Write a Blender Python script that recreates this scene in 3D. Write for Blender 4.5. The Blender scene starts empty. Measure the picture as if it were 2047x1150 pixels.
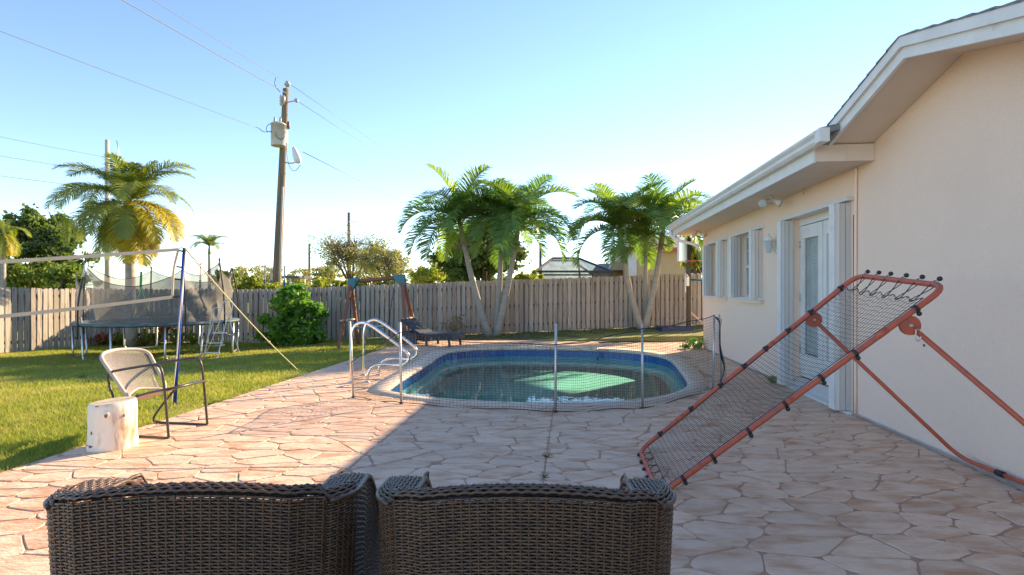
import bpy, bmesh, math, random
import numpy as np
from mathutils import Vector, Matrix
from mathutils.geometry import tessellate_polygon
R = math.radians
scene = bpy.context.scene
col = scene.collection
# ---------------------------------------------------------------- camera
cam_d = bpy.data.cameras.new('camera'); cam = bpy.data.objects.new('camera', cam_d); col.objects.link(cam)
cam.location = (0, 0, 1.45); cam.rotation_euler = (R(90), 0, 0)
cam_d.sensor_width = 36; cam_d.lens = 36 * 1100 / 2047; cam_d.shift_y = 3 / 2047
cam_d.clip_start = 0.05; cam_d.clip_end = 3000
scene.camera = cam
# ---------------------------------------------------------------- sky and sun
SUN_AZ, SUN_EL = R(45), R(24)
world = bpy.data.worlds.new('World'); scene.world = world; world.use_nodes = True
wn = world.node_tree.nodes; wl = world.node_tree.links
bg = wn['Background']; sk = wn.new('ShaderNodeTexSky'); sk.sky_type = 'NISHITA'
sk.sun_disc = False; sk.sun_elevation = SUN_EL; sk.sun_rotation = SUN_AZ
sk.air_density = 0.75; sk.dust_density = 0.0; sk.ozone_density = 1.3; sk.altitude = 0
wl.new(sk.outputs[0], bg.inputs[0]); bg.inputs[1].default_value = 0.095
sun_d = bpy.data.lights.new('sun', 'SUN'); sun_d.energy = 3.9; sun_d.angle = R(0.55); sun_d.color = (1.0, 0.76, 0.47)
sun = bpy.data.objects.new('sun', sun_d); col.objects.link(sun)
SDIR = Vector((math.sin(SUN_AZ) * math.cos(SUN_EL), math.cos(SUN_AZ) * math.cos(SUN_EL), math.sin(SUN_EL)))
sun.rotation_euler = (-SDIR).to_track_quat('-Z', 'Y').to_euler(); sun.location = (20, 20, 20)
vs = scene.view_settings
vs.view_transform = 'Standard'; vs.look = 'None'; vs.exposure = 1.86; vs.gamma = 1; vs.use_curve_mapping = False

# ---------------------------------------------------------------- helpers
rnd = random.Random(7); npr = np.random.default_rng(7)
CAMH, F = 1.45, 1100.0
def px(x, y, Y):                      # photo position + distance -> place in the world
    return Vector(((x - 1023) / F * Y, Y, CAMH - (y - 578) / F * Y))
def pg(x, y, z=0.0):                  # photo position on ground of height z
    Y = (CAMH - z) * F / (y - 578)
    return Vector(((x - 1023) / F * Y, Y, z))
def sstep(t): t = max(0, min(1, t)); return t * t * (3 - 2 * t)
def eX(X): return -0.32 + 0.52 * max(0, min(14, X + 8)) / 14
def gz(X, Y): return eX(X) * sstep((Y - 7) / 10) - 0.03 * (1 - sstep((Y - 7) / 10))

def tag(o, label=None, cat=None, group=None, kind=None):
    if label: o['label'] = label
    if cat: o['category'] = cat
    if group: o['group'] = group
    if kind: o['kind'] = kind
    return o
def empty(name, loc, label=None, cat=None, group=None, rz=0):
    o = bpy.data.objects.new(name, None); col.objects.link(o); o.location = loc; o.rotation_euler = (0, 0, rz)
    o.empty_display_size = .2
    return tag(o, label, cat, group)
def off(o):                            # world offset of an (unrotated) ancestor chain
    v = Vector((0, 0, 0))
    while o: v += o.location; o = o.parent
    return v
class MB:
    def __init__(s): s.v = []; s.f = []; s.sm = []
    def add(s, vs, fs, smooth=False):
        b = len(s.v); s.v += [tuple(p) for p in vs]
        for f in fs: s.f.append(tuple(i + b for i in f)); s.sm.append(smooth)
        return s
    def hexa(s, p):                    # eight corners: bottom ring then top ring
        return s.add(p, [(3, 2, 1, 0), (4, 5, 6, 7), (0, 1, 5, 4), (1, 2, 6, 5), (2, 3, 7, 6), (3, 0, 4, 7)])
    def box(s, c, size, rz=0, rx=0, ry=0):
        m = Matrix.Translation(c) @ Matrix.Rotation(rz, 4, 'Z') @ Matrix.Rotation(ry, 4, 'Y') @ Matrix.Rotation(rx, 4, 'X')
        x, y, z = [k / 2 for k in size]
        return s.hexa([m @ Vector(q) for q in ((-x, -y, -z), (x, -y, -z), (x, y, -z), (-x, y, -z), (-x, -y, z), (x, -y, z), (x, y, z), (-x, y, z))])
    def bar(s, a, b, w, h, up=(0, 0, 1)):   # rectangular bar from a to b
        a = Vector(a); b = Vector(b); d = (b - a).normalized(); u = Vector(up)
        if abs(d.dot(u)) > .98: u = Vector((0, 1, 0))
        sd = d.cross(u).normalized(); u = sd.cross(d)
        c = [(-w / 2, -h / 2), (w / 2, -h / 2), (w / 2, h / 2), (-w / 2, h / 2)]
        return s.hexa([a + sd * i + u * j for i, j in c] + [b + sd * i + u * j for i, j in c])
    def tube(s, pts, r, n=8, caps=True, closed=False):
        P = [Vector(p) for p in pts]; m = len(P)
        rr = r if isinstance(r, (list, tuple)) else [r] * m
        t0 = (P[1] - P[0]).normalized()
        u = t0.orthogonal().normalized(); vs_ = []
        for i in range(m):
            if closed: t = (P[(i + 1) % m] - P[i - 1]).normalized()
            else: t = (P[min(i + 1, m - 1)] - P[max(i - 1, 0)]).normalized()
            u = (u - t * u.dot(t)).normalized(); w = t.cross(u)
            for k in range(n):
                a = 2 * math.pi * k / n
                vs_.append(P[i] + (u * math.cos(a) + w * math.sin(a)) * rr[i])
        fs = []
        for i in range(m if closed else m - 1):
            j = (i + 1) % m
            for k in range(n):
                fs.append((i * n + k, i * n + (k + 1) % n, j * n + (k + 1) % n, j * n + k))
        s.add(vs_, fs, True)
        if caps and not closed:
            b = len(s.v) - len(vs_)
            s.f.append(tuple(b + k for k in reversed(range(n)))); s.sm.append(False)
            s.f.append(tuple(b + (m - 1) * n + k for k in range(n))); s.sm.append(False)
        return s
    def lathe(s, c, prof, n=24, sx=1, sy=1):   # prof: (radius, z)
        vs_ = []
        for r, z in prof:
            for k in range(n):
                a = 2 * math.pi * k / n; vs_.append((c[0] + r * sx * math.cos(a), c[1] + r * sy * math.sin(a), c[2] + z))
        fs = [(i * n + k, i * n + (k + 1) % n, (i + 1) * n + (k + 1) % n, (i + 1) * n + k) for i in range(len(prof) - 1) for k in range(n)]
        fs2 = [tuple(reversed(range(n))), tuple((len(prof) - 1) * n + k for k in range(n))]
        b = len(s.v); s.add(vs_, fs, True)
        for f in fs2: s.f.append(tuple(b + i for i in f)); s.sm.append(False)
        return s
    def sphere(s, c, r, n=10):
        pr = [(max(.001, r * math.sin(math.pi * i / (n // 2 + 1))), -r * math.cos(math.pi * i / (n // 2 + 1))) for i in range(n // 2 + 2)]
        return s.lathe(c, pr, n)
    def mesh(s, name, mat, o=Vector((0, 0, 0))):
        me = bpy.data.meshes.new(name)
        me.from_pydata([(p[0] - o[0], p[1] - o[1], p[2] - o[2]) for p in s.v], [], s.f)
        me.polygons.foreach_set('use_smooth', s.sm)
        me.materials.append(mat); me.update(); return me
    def build(s, name, mat, parent=None):     # vertices are in world space
        o = bpy.data.objects.new(name, s.mesh(name, mat, off(parent) if parent else Vector((0, 0, 0))))
        col.objects.link(o)
        if parent: o.parent = parent
        return o
    def thing(s, name, mat, base, label, cat, group=None):
        o = bpy.data.objects.new(name, s.mesh(name, mat, Vector(base))); col.objects.link(o); o.location = base
        return tag(o, label, cat, group)
def link(name, me, parent=None, loc=(0, 0, 0), rot=(0, 0, 0), sc=None):
    o = bpy.data.objects.new(name, me); col.objects.link(o); o.parent = parent; o.location = loc; o.rotation_euler = rot
    if sc: o.scale = sc
    return o
def np_mesh(name, V, Fc, mat, smooth=False):
    V = np.asarray(V, np.float32).reshape(-1, 3); Fc = np.asarray(Fc, np.int32); k = Fc.shape[1]
    me = bpy.data.meshes.new(name); me.vertices.add(len(V)); me.vertices.foreach_set('co', V.ravel())
    me.loops.add(Fc.size); me.loops.foreach_set('vertex_index', Fc.ravel())
    me.polygons.add(len(Fc)); me.polygons.foreach_set('loop_start', np.arange(0, Fc.size, k, dtype=np.int32))
    me.polygons.foreach_set('loop_total', np.full(len(Fc), k, np.int32))
    me.polygons.foreach_set('use_smooth', np.full(len(Fc), smooth))
    me.materials.append(mat); me.update(); me.validate(); return me
def arc(c, r, a0, a1, n, f):       # f maps (dx, dz) to a point
    return [f(c[0] + r * math.cos(a0 + (a1 - a0) * i / n), c[1] + r * math.sin(a0 + (a1 - a0) * i / n)) for i in range(n + 1)]
def smooth_path(P, it=2):          # Chaikin rounding of an open path, ends kept
    P = [Vector(p) for p in P]
    for _ in range(it):
        Q = [P[0]]
        for a, b in zip(P[:-1], P[1:]): Q += [a * .75 + b * .25, a * .25 + b * .75]
        P = Q + [P[-1]]
    return P
# ---------------------------------------------------------------- materials
def nmat(name):
    m = bpy.data.materials.new(name); m.use_nodes = True
    return m, m.node_tree.nodes, m.node_tree.links, m.node_tree.nodes['Principled BSDF']
def pm(name, c1, c2=None, scale=5, rough=.6, bump=0, stretch=(1, 1, 1), rand=0, metal=0, detail=6, c3=None, s3=1.5, lo=.35, hi=.65, lo3=.55, hi3=.75, bscale=None, coat=0, spec=.5):
    """noise-mottled procedural surface; rand = brightness spread from object to object"""
    m, n, l, b = nmat(name)
    b.inputs['Roughness'].default_value = rough; b.inputs['Metallic'].default_value = metal
    b.inputs['Specular IOR Level'].default_value = spec
    if coat: b.inputs['Coat Weight'].default_value = coat
    tc = n.new('ShaderNodeTexCoord'); mp = n.new('ShaderNodeMapping'); mp.inputs['Scale'].default_value = stretch
    l.new(tc.outputs['Object'], mp.inputs[0]); vec = mp.outputs[0]; oi = None
    if rand:
        oi = n.new('ShaderNodeObjectInfo'); sc = n.new('ShaderNodeVectorMath'); sc.operation = 'SCALE'
        cx = n.new('ShaderNodeCombineXYZ'); mu = n.new('ShaderNodeMath'); mu.operation = 'MULTIPLY'; mu.inputs[1].default_value = 57
        l.new(oi.outputs['Random'], mu.inputs[0])
        for i in range(3): l.new(mu.outputs[0], cx.inputs[i])
        ad = n.new('ShaderNodeVectorMath'); ad.operation = 'ADD'; l.new(mp.outputs[0], ad.inputs[0]); l.new(cx.outputs[0], ad.inputs[1]); vec = ad.outputs[0]
    def noise(s, d=detail):
        t = n.new('ShaderNodeTexNoise'); t.inputs['Scale'].default_value = s; t.inputs['Detail'].default_value = d; t.inputs['Roughness'].default_value = .6
        l.new(vec, t.inputs['Vector']); return t.outputs['Fac']
    def ramp(f, a, z):
        r = n.new('ShaderNodeMapRange'); r.inputs[1].default_value = a; r.inputs[2].default_value = z; l.new(f, r.inputs[0]); return r.outputs[0]
    def mix(fac, A, B, t='MIX'):
        x = n.new('ShaderNodeMix'); x.data_type = 'RGBA'; x.blend_type = t
        for s, q in ((0, fac), (6, A), (7, B)):
            if hasattr(q, 'is_linked'): l.new(q, x.inputs[s])
            elif s == 0: x.inputs[0].default_value = q
            else: x.inputs[s].default_value = (*q, 1)
        return x.outputs[2]
    if c2 is None: c2 = tuple(k * .8 for k in c1)
    nz = noise(scale); c = mix(ramp(nz, lo, hi), c1, c2)
    if c3: c = mix(ramp(noise(s3, 8), lo3, hi3), c, c3)
    if rand:
        mr = n.new('ShaderNodeMapRange'); mr.inputs[3].default_value = 1 - rand; mr.inputs[4].default_value = 1 + rand * .6; l.new(oi.outputs['Random'], mr.inputs[0])
        hs = n.new('ShaderNodeHueSaturation'); l.new(mr.outputs[0], hs.inputs['Value']); l.new(c, hs.inputs['Color']); c = hs.outputs[0]
    l.new(c, b.inputs['Base Color'])
    if bump:
        bp = n.new('ShaderNodeBump'); bp.inputs['Strength'].default_value = bump; bp.inputs['Distance'].default_value = .02
        l.new(noise(bscale or scale * 2, 4), bp.inputs['Height']); l.new(bp.outputs[0], b.inputs['Normal'])
    return m
def leafm(name, c1, c2, trans=.4, rough=.45, scale=3, tcol=None, c3=None):
    m, n, l, b = nmat(name)
    tc = n.new('ShaderNodeTexCoord'); t = n.new('ShaderNodeTexNoise'); t.inputs['Scale'].default_value = scale; t.inputs['Detail'].default_value = 3
    l.new(tc.outputs['Object'], t.inputs['Vector'])
    mr = n.new('ShaderNodeMapRange'); mr.inputs[1].default_value = .35; mr.inputs[2].default_value = .65; l.new(t.outputs['Fac'], mr.inputs[0])
    x = n.new('ShaderNodeMix'); x.data_type = 'RGBA'; x.inputs[6].default_value = (*c1, 1); x.inputs[7].default_value = (*c2, 1); l.new(mr.outputs[0], x.inputs[0])
    if c3:
        t3 = n.new('ShaderNodeTexNoise'); t3.inputs['Scale'].default_value = .8; t3.inputs['Detail'].default_value = 7; t3.inputs['Roughness'].default_value = .7; l.new(tc.outputs['Object'], t3.inputs['Vector'])
        m3 = n.new('ShaderNodeMapRange'); m3.inputs[1].default_value = .46; m3.inputs[2].default_value = .68; l.new(t3.outputs['Fac'], m3.inputs[0])
        x3 = n.new('ShaderNodeMix'); x3.data_type = 'RGBA'; x3.inputs[7].default_value = (*c3, 1); l.new(m3.outputs[0], x3.inputs[0]); l.new(x.outputs[2], x3.inputs[6]); x = x3
    b.inputs['Roughness'].default_value = rough; b.inputs['Specular IOR Level'].default_value = .35
    l.new(x.outputs[2], b.inputs['Base Color'])
    tr = n.new('ShaderNodeBsdfTranslucent'); g = n.new('ShaderNodeMix'); g.data_type = 'RGBA'; g.blend_type = 'MULTIPLY'; g.inputs[0].default_value = 1
    g.inputs[7].default_value = (*(tcol or (1.5, 1.6, .5)), 1); l.new(x.outputs[2], g.inputs[6]); l.new(g.outputs[2], tr.inputs[0])
    ms = n.new('ShaderNodeMixShader'); ms.inputs[0].default_value = trans
    l.new(b.outputs[0], ms.inputs[1]); l.new(tr.outputs[0], ms.inputs[2]); l.new(ms.outputs[0], n['Material Output'].inputs[0])
    return m
def mesh_fabric(name, colr, alpha):      # fine netting: part of the light passes straight through
    m, n, l, b = nmat(name); b.inputs['Base Color'].default_value = (*colr, 1); b.inputs['Roughness'].default_value = .8
    t = n.new('ShaderNodeBsdfTransparent'); ms = n.new('ShaderNodeMixShader')
    tc = n.new('ShaderNodeTexCoord'); nz = n.new('ShaderNodeTexNoise'); nz.inputs['Scale'].default_value = 2.5; l.new(tc.outputs['Object'], nz.inputs[0])
    mr = n.new('ShaderNodeMapRange'); mr.inputs[1].default_value = .3; mr.inputs[2].default_value = .7; mr.inputs[3].default_value = alpha - .08; mr.inputs[4].default_value = alpha + .08
    l.new(nz.outputs[0], mr.inputs[0]); l.new(mr.outputs[0], ms.inputs[0])
    l.new(t.outputs[0], ms.inputs[1]); l.new(b.outputs[0], ms.inputs[2]); l.new(ms.outputs[0], n['Material Output'].inputs[0]); return m
def glassm(name, tint, ior=1.45, rough=0, ripple=0):
    m, n, l, b = nmat(name); n.remove(b)
    t = n.new('ShaderNodeBsdfTransparent'); t.inputs[0].default_value = (*tint, 1)
    g = n.new('ShaderNodeBsdfGlossy'); g.inputs['Roughness'].default_value = rough
    fr = n.new('ShaderNodeFresnel'); ge = n.new('ShaderNodeNewGeometry'); io = n.new('ShaderNodeMapRange')
    io.inputs[3].default_value = ior; io.inputs[4].default_value = 1 / ior          # thin sheet: same reflectance from both sides
    l.new(ge.outputs['Backfacing'], io.inputs[0]); l.new(io.outputs[0], fr.inputs[0]); ms = n.new('ShaderNodeMixShader')
    if ripple:
        tc = n.new('ShaderNodeTexCoord'); mp = n.new('ShaderNodeMapping'); mp.inputs['Scale'].default_value = (1.0, .45, 1)
        nz = n.new('ShaderNodeTexNoise'); nz.inputs['Scale'].default_value = 3.2; nz.inputs['Detail'].default_value = 3
        bp = n.new('ShaderNodeBump'); bp.inputs['Strength'].default_value = ripple; bp.inputs['Distance'].default_value = .02
        l.new(tc.outputs['Object'], mp.inputs[0]); l.new(mp.outputs[0], nz.inputs[0]); l.new(nz.outputs[0], bp.inputs['Height'])
        l.new(bp.outputs[0], g.inputs['Normal']); l.new(bp.outputs[0], fr.inputs['Normal'])
    l.new(fr.outputs[0], ms.inputs[0]); l.new(t.outputs[0], ms.inputs[1]); l.new(g.outputs[0], ms.inputs[2]); l.new(ms.outputs[0], n['Material Output'].inputs[0]); return m

M = {}
M['stone'] = pm('stamped_stone', (.77, .54, .385), (.68, .475, .34), 7, .6, .6, (1, 2.6, 1), rand=.10, c3=(.52, .27, .15), s3=3.0, lo3=.45, hi3=.68, bscale=16)
M['grout'] = pm('stamped_joint', (.38, .225, .155), (.46, .29, .20), 9, .85, .3)
M['coping'] = pm('coping_concrete', (.72, .585, .46), (.62, .49, .385), 6, .6, .25, c3=(.38, .24, .17), s3=6, bscale=30)
M['soil'] = pm('turf_soil', (.17, .19, .03), (.25, .235, .05), 2.2, .95, .5, c3=(.29, .22, .10), s3=.9, lo3=.5, hi3=.72)
M['mulch'] = pm('mulch', (.085, .06, .04), (.14, .115, .06), 6, .95, .8, c3=(.10, .12, .03), s3=1.4)
M['grass'] = leafm('grass_blade', (.21, .26, .05), (.35, .355, .095), .42, .6, 16, None, (.46, .40, .16))
M['board'] = pm('weathered_board', (.47, .405, .35), (.34, .295, .255), 6, .85, .5, (7, 7, .7), rand=.22, c3=(.20, .175, .145), s3=3, lo3=.54, hi3=.72, detail=8)
M['rail'] = pm('fence_rail', (.22, .18, .14), (.15, .12, .095), 5, .9, .4, (1, 5, 5))
M['stucco'] = pm('stucco', (.90, .70, .56), (.84, .645, .515), 70, .9, .35, c3=(.82, .64, .515), s3=.9, bscale=85, lo3=.5, hi3=.7)
M['soffit'] = pm('soffit_paint', (.76, .64, .54), (.70, .585, .49), 2, .8, .1)
M['white'] = pm('white_paint', (.78, .77, .74), (.70, .69, .66), 4, .5, .08, c3=(.55, .52, .46), s3=5, lo3=.62, hi3=.8)
M['alu'] = pm('shutter_aluminium', (.70, .70, .69), (.64, .64, .63), 3, .45, .04, (3, 3, .4))
M['alu2'] = pm('shutter_beige', (.62, .58, .54), (.57, .53, .49), 3, .5, .04, (3, 3, .4))
M['roof'] = pm('roof_shingle', (.27, .27, .27), (.18, .18, .18), 14, .9, .5)
M['navyp'] = pm('navy_plastic', (.012, .035, .13), None, 6, .5)
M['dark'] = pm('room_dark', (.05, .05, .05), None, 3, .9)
M['chrome'] = pm('stainless', (.82, .81, .79), (.76, .75, .72), 8, .14, 0, metal=1)
M['galv'] = pm('galvanised', (.62, .63, .63), (.50, .51, .51), 12, .35, .05, metal=.85)
M['alpost'] = pm('fence_post_metal', (.66, .66, .65), (.56, .56, .55), 10, .4, 0, metal=.6)
M['net'] = pm('black_net', (.035, .035, .038), None, 30, .7)
M['pnet'] = pm('grey_net', (.06, .065, .075), (.04, .045, .05), 30, .6)
M['red'] = pm('red_powdercoat', (.52, .105, .05), (.44, .085, .045), 14, .45, .12, c3=(.26, .10, .075), s3=7, lo3=.52, hi3=.72)
M['black'] = pm('black_plastic', (.02, .02, .021), None, 8, .45)
M['wicker'] = pm('brown_wicker', (.125, .068, .038), (.072, .042, .026), 30, .35, .08, spec=.55)
M['wickerin'] = pm('wicker_backing', (.018, .013, .010), None, 30, .7)
M['navy'] = pm('dark_wicker', (.022, .028, .055), (.015, .018, .035), 60, .5, .4)
M['brownmetal'] = pm('dark_brown_metal', (.055, .042, .036), (.04, .03, .027), 9, .38, 0)
M['cord'] = pm('taupe_cord', (.50, .43, .39), (.44, .375, .34), 20, .7, .1)
M['log'] = pm('peeled_log', (.80, .71, .58), (.84, .77, .66), 4, .8, .3, (3, 3, .7), c3=(.40, .21, .08), s3=3.0, lo3=.56, hi3=.72)
M['knot'] = pm('log_knot', (.16, .095, .055), (.28, .17, .09), 20, .9, .5)
M['logtop'] = pm('log_end', (.60, .50, .38), (.48, .38, .27), 8, .85, .3)
M['tile'] = pm('pool_tile', (.012, .085, .30), (.018, .13, .38), 30, .15, 0, lo=.45, hi=.55)
M['plaster'] = pm('pool_plaster', (.38, .54, .48), (.33, .49, .44), 1.6, .8, .1)
M['swood'] = pm('stained_wood', (.25, .095, .05), (.17, .065, .036), 6, .6, .2, (6, 6, .8))
M['teal'] = pm('teal_plastic', (.012, .16, .20), (.012, .13, .17), 5, .45)
M['blue'] = pm('blue_paint', (.01, .055, .42), (.01, .045, .34), 8, .4)
M['tape'] = pm('canvas_tape', (.72, .58, .41), (.64, .51, .36), 12, .85)
M['rope'] = pm('rope', (.58, .52, .30), (.50, .46, .24), 40, .85)
M['green'] = pm('green_strap', (.03, .26, .07), (.03, .20, .06), 8, .6)
M['tnet'] = mesh_fabric('trampoline_net', (.17, .16, .145), .66)
M['tmat'] = pm('trampoline_mat', (.018, .018, .02), None, 20, .7)
M['pad'] = pm('trampoline_pad', (.13, .17, .17), (.06, .10, .09), 5, .5)
M['ladder'] = pm('ladder_metal', (.66, .67, .68), (.6, .61, .62), 8, .35, metal=.3)
M['pole'] = pm('pole_wood', (.20, .155, .105), (.13, .105, .075), 5, .9, .4, (4, 4, .25), c3=(.26, .21, .15), s3=2)
M['cpole'] = pm('concrete_pole', (.52, .46, .39), (.45, .40, .34), 3, .9, .1)
M['trans'] = pm('transformer_paint', (.50, .50, .48), (.42, .42, .40), 5, .5, .05, c3=(.32, .26, .2), s3=3, lo3=.6, hi3=.8)
M['wire'] = pm('cable', (.20, .20, .20), None, 5, .6)
M['porc'] = pm('porcelain', (.42, .40, .38), None, 5, .3)
M['ptrunk'] = pm('palm_trunk', (.38, .35, .30), (.28, .25, .21), 5, .9, .5, (1, 1, 6), c3=(.44, .41, .36), s3=2)
M['shaft'] = pm('palm_crownshaft', (.19, .24, .075), (.26, .27, .10), 4, .55, .05, (2, 2, .5))
M['bark'] = pm('bark', (.16, .125, .09), (.10, .08, .06), 8, .95, .6, (3, 3, .6))
M['fruit'] = pm('dry_flower_stalk', (.42, .31, .19), (.30, .21, .12), 10, .9)
M['pfrond'] = leafm('palm_leaf', (.115, .205, .06), (.17, .265, .07), .45, .38, 2, (1.15, 1.4, .5))
M['pfrond2'] = leafm('palm_leaf_light', (.19, .27, .06), (.26, .32, .07), .48, .4, 2, (1.2, 1.4, .5))
M['qfrond'] = leafm('queen_palm_leaf', (.18, .225, .06), (.26, .29, .07), .45, .4, 1.5)
M['yfrond'] = leafm('queen_palm_yellow_leaf', (.44, .39, .035), (.54, .45, .04), .45, .45, 1.5, (1.3, 1.2, .4))
M['leafd'] = leafm('dark_leaf', (.075, .12, .035), (.13, .18, .05), .38, .4, 1.2)
M['leafm'] = leafm('mid_leaf', (.11, .165, .04), (.17, .22, .05), .4, .5, 1.0)
M['leafy'] = leafm('yellow_green_leaf', (.27, .33, .05), (.39, .41, .065), .42, .5, .9, (1.3, 1.3, .4))
M['leafo'] = leafm('olive_leaf', (.28, .27, .11), (.37, .34, .15), .3, .6, .9)
M['bush'] = leafm('bush_leaf', (.10, .235, .04), (.18, .33, .055), .4, .3, 1.6)
M['brom'] = leafm('bromeliad_leaf', (.10, .15, .03), (.28, .27, .04), .35, .4, 2.5)
M['ti'] = leafm('ti_plant_leaf', (.28, .06, .04), (.36, .12, .07), .3, .5, 3, (1.5, .8, .6))
M['dry'] = leafm('dry_leaf', (.34, .25, .14), (.26, .18, .10), .3, .8, 3, (1, .9, .6))
M['nwall'] = pm('neighbour_wall', (.62, .46, .25), (.58, .42, .22), 1.2, .9, .2)
M['nroof'] = pm('neighbour_roof', (.42, .34, .28), (.32, .25, .2), 6, .9, .3)
M['cage'] = pm('cage_frame', (.05, .055, .065), None, 5, .5)
M['screen'] = mesh_fabric('insect_screen', (.16, .14, .125), .62)
M['glass'] = glassm('window_glass', (.90, .93, .93), 1.5)
M['water'] = glassm('pool_water', (.60, .90, .90), 1.33, .0, .2)
M['blind'] = pm('blind_slat', (.82, .82, .80), None, 4, .6)
M['bglass'] = pm('frosted_backboard', (.55, .62, .66), (.45, .52, .56), 3, .3)
# ================================================================ SETTING
def inpoly(p, poly):
    x, y = p; c = False; j = len(poly) - 1
    for i in range(len(poly)):
        xi, yi = poly[i]; xj, yj = poly[j]
        if (yi > y) != (yj > y) and x < (xj - xi) * (y - yi) / (yj - yi) + xi: c = not c
        j = i
    return c
def chaikin(P, it):
    for _ in range(it):
        P = [q for a, b in zip(P, P[1:] + P[:1]) for q in (((a[0] * .75 + b[0] * .25), (a[1] * .75 + b[1] * .25)), ((a[0] * .25 + b[0] * .75), (a[1] * .25 + b[1] * .75)))]
    return P
def area(P): return sum(a[0] * b[1] - b[0] * a[1] for a, b in zip(P, P[1:] + P[:1])) / 2
def offset(P, d):                     # outward for a counter-clockwise outline
    n = len(P); out = []
    for i in range(n):
        a, b, c = Vector(P[i - 1]), Vector(P[i]), Vector(P[(i + 1) % n])
        t = ((b - a).normalized() + (c - b).normalized()).normalized(); out.append((b.x + t.y * d, b.y - t.x * d))
    return out
def deck_left(Y): return -4.5 + .105 * Y
def wall_x(Y): return 3.27 + .105 * Y
POOL = chaikin([(-1.86, 8.0), (-1.66, 7.75), (-1.25, 7.42), (-.5, 7.14), (.3, 7.0), (1.1, 7.03), (1.8, 7.28), (2.35, 7.75), (2.72, 8.4), (2.92, 9.3), (3.3, 11.3),
        (3.28, 12.2), (2.75, 13.0), (1.6, 13.5), (.2, 13.68), (-.9, 13.5), (-1.5, 12.9), (-1.62, 12.0), (-1.62, 11.0)], 2)
PATIO = [(deck_left(-3), -3), (wall_x(-3), -3), (wall_x(13.45), 13.45), (5.3, 13.5), (5.35, 15.0), (4.0, 15.5), (0, 15.6), (deck_left(15.4), 15.4)]

# ---- ground: one sheet to the horizon, sunk out of the way under the deck, the pool and the house
xs = np.concatenate([np.linspace(-900, -60, 12), np.linspace(-50, -17, 12), np.linspace(-16, 10, 105), np.linspace(11, 60, 14), np.linspace(80, 900, 10)])
ys = np.concatenate([np.linspace(-60, -4, 12), np.linspace(-3.5, 22, 103), np.linspace(23, 60, 18), np.linspace(80, 1500, 14)])
GV = []
for y in ys:
    for x in xs:
        z = gz(x, min(y, 19))
        if (deck_left(y) + .12 < x < wall_x(y) + 9 and -4 < y < 13.4) or (deck_left(y) + .12 < x < 5.2 and 13 < y < 15.2): z = -2.6
        elif -16 < x < 10 and 3 < y < 19: z += .012 * math.sin(x * 2.1) * math.sin(y * 1.7)
        GV.append((x, y, z))
nx = len(xs)
GF = [(j * nx + i, j * nx + i + 1, (j + 1) * nx + i + 1, (j + 1) * nx + i) for j in range(len(ys) - 1) for i in range(nx - 1)]
ground = link('ground', np_mesh('ground', GV, GF, M['soil'], True)); tag(ground, 'sunlit lawn and open ground running to the horizon', None, None, 'structure')

# ---- planting bed along the back fence
bx_ = np.linspace(-3.2, 9, 50); by_ = np.linspace(14.9, 19.2, 22)
BV = []
for y in by_:
    for x in bx_:
        t = (y - 14.9) / (19.2 - 14.9)
        BV.append((x, y, -.05 + .065 * min(1, (y - 14.9) / .8) + gz(x, y) * sstep((y - 15.3) / 2.5) + .02 * math.sin(x * 5 + y * 3) * min(1, t * 4)))
n_ = len(bx_)
bed = link('planting_bed', np_mesh('planting_bed', BV, [(j * n_ + i, j * n_ + i + 1, (j + 1) * n_ + i + 1, (j + 1) * n_ + i) for j in range(len(by_) - 1) for i in range(n_ - 1)], M['mulch'], True))
tag(bed, 'dark mulched planting bed below the back fence', None, None, 'structure')
def bedz(x, y): return -.05 + .065 * min(1, max(0, (y - 14.9) / .8)) + gz(x, y) * sstep((y - 15.3) / 2.5)

# ---- patio slab (the joints' colour) with the pool cut out; each stamped stone stands proud of it
def ring_fill(outer, hole, z):
    tr = tessellate_polygon([[Vector((x, y, 0)) for x, y in outer], [Vector((x, y, 0)) for x, y in hole]])
    allp = [(x, y, z) for x, y in outer + hole]; fs = []
    for t in tr:
        a, b, c = [Vector(allp[i]) for i in t]
        fs.append(tuple(t) if (b - a).cross(c - a).z > 0 else tuple(reversed(t)))
    return allp, fs
mb = MB(); hole = offset(POOL, .05)
V_, F_ = ring_fill(PATIO, hole, 0); mb.add(V_, F_)
for i in range(len(PATIO)):
    a, b = PATIO[i], PATIO[(i + 1) % len(PATIO)]
    mb.add([(a[0], a[1], -.25), (b[0], b[1], -.25), (b[0], b[1], 0), (a[0], a[1], 0)], [(0, 1, 2, 3)])
patio = mb.build('patio', M['grout']); tag(patio, 'stamped concrete patio around the pool', None, None, 'structure')

def clip(P, n, c):                    # keep n.p <= c
    out = []
    for a, b in zip(P, P[1:] + P[:1]):
        da = n[0] * a[0] + n[1] * a[1] - c; db = n[0] * b[0] + n[1] * b[1] - c
        if da <= 0: out.append(a)
        if (da < 0 < db) or (db < 0 < da):
            t = da / (da - db); out.append((a[0] + (b[0] - a[0]) * t, a[1] + (b[1] - a[1]) * t))
    return out
rs = random.Random(21); ST = 1.62; seeds = []
row = 0; y = -1.2
while y < 16.2:
    x = -5.2 + (row % 2) * .18
    while x < 5.8:
        q = (x + rs.uniform(-.155, .155), (y + rs.uniform(-.092, .092)) * ST)
        if rs.random() > .13: seeds.append(q)
        x += .335
    y += .203; row += 1
cells = {}
for k, s in enumerate(seeds): cells.setdefault((int(s[0] // 1), int(s[1] // 1)), []).append(k)
JW = .003
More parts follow.
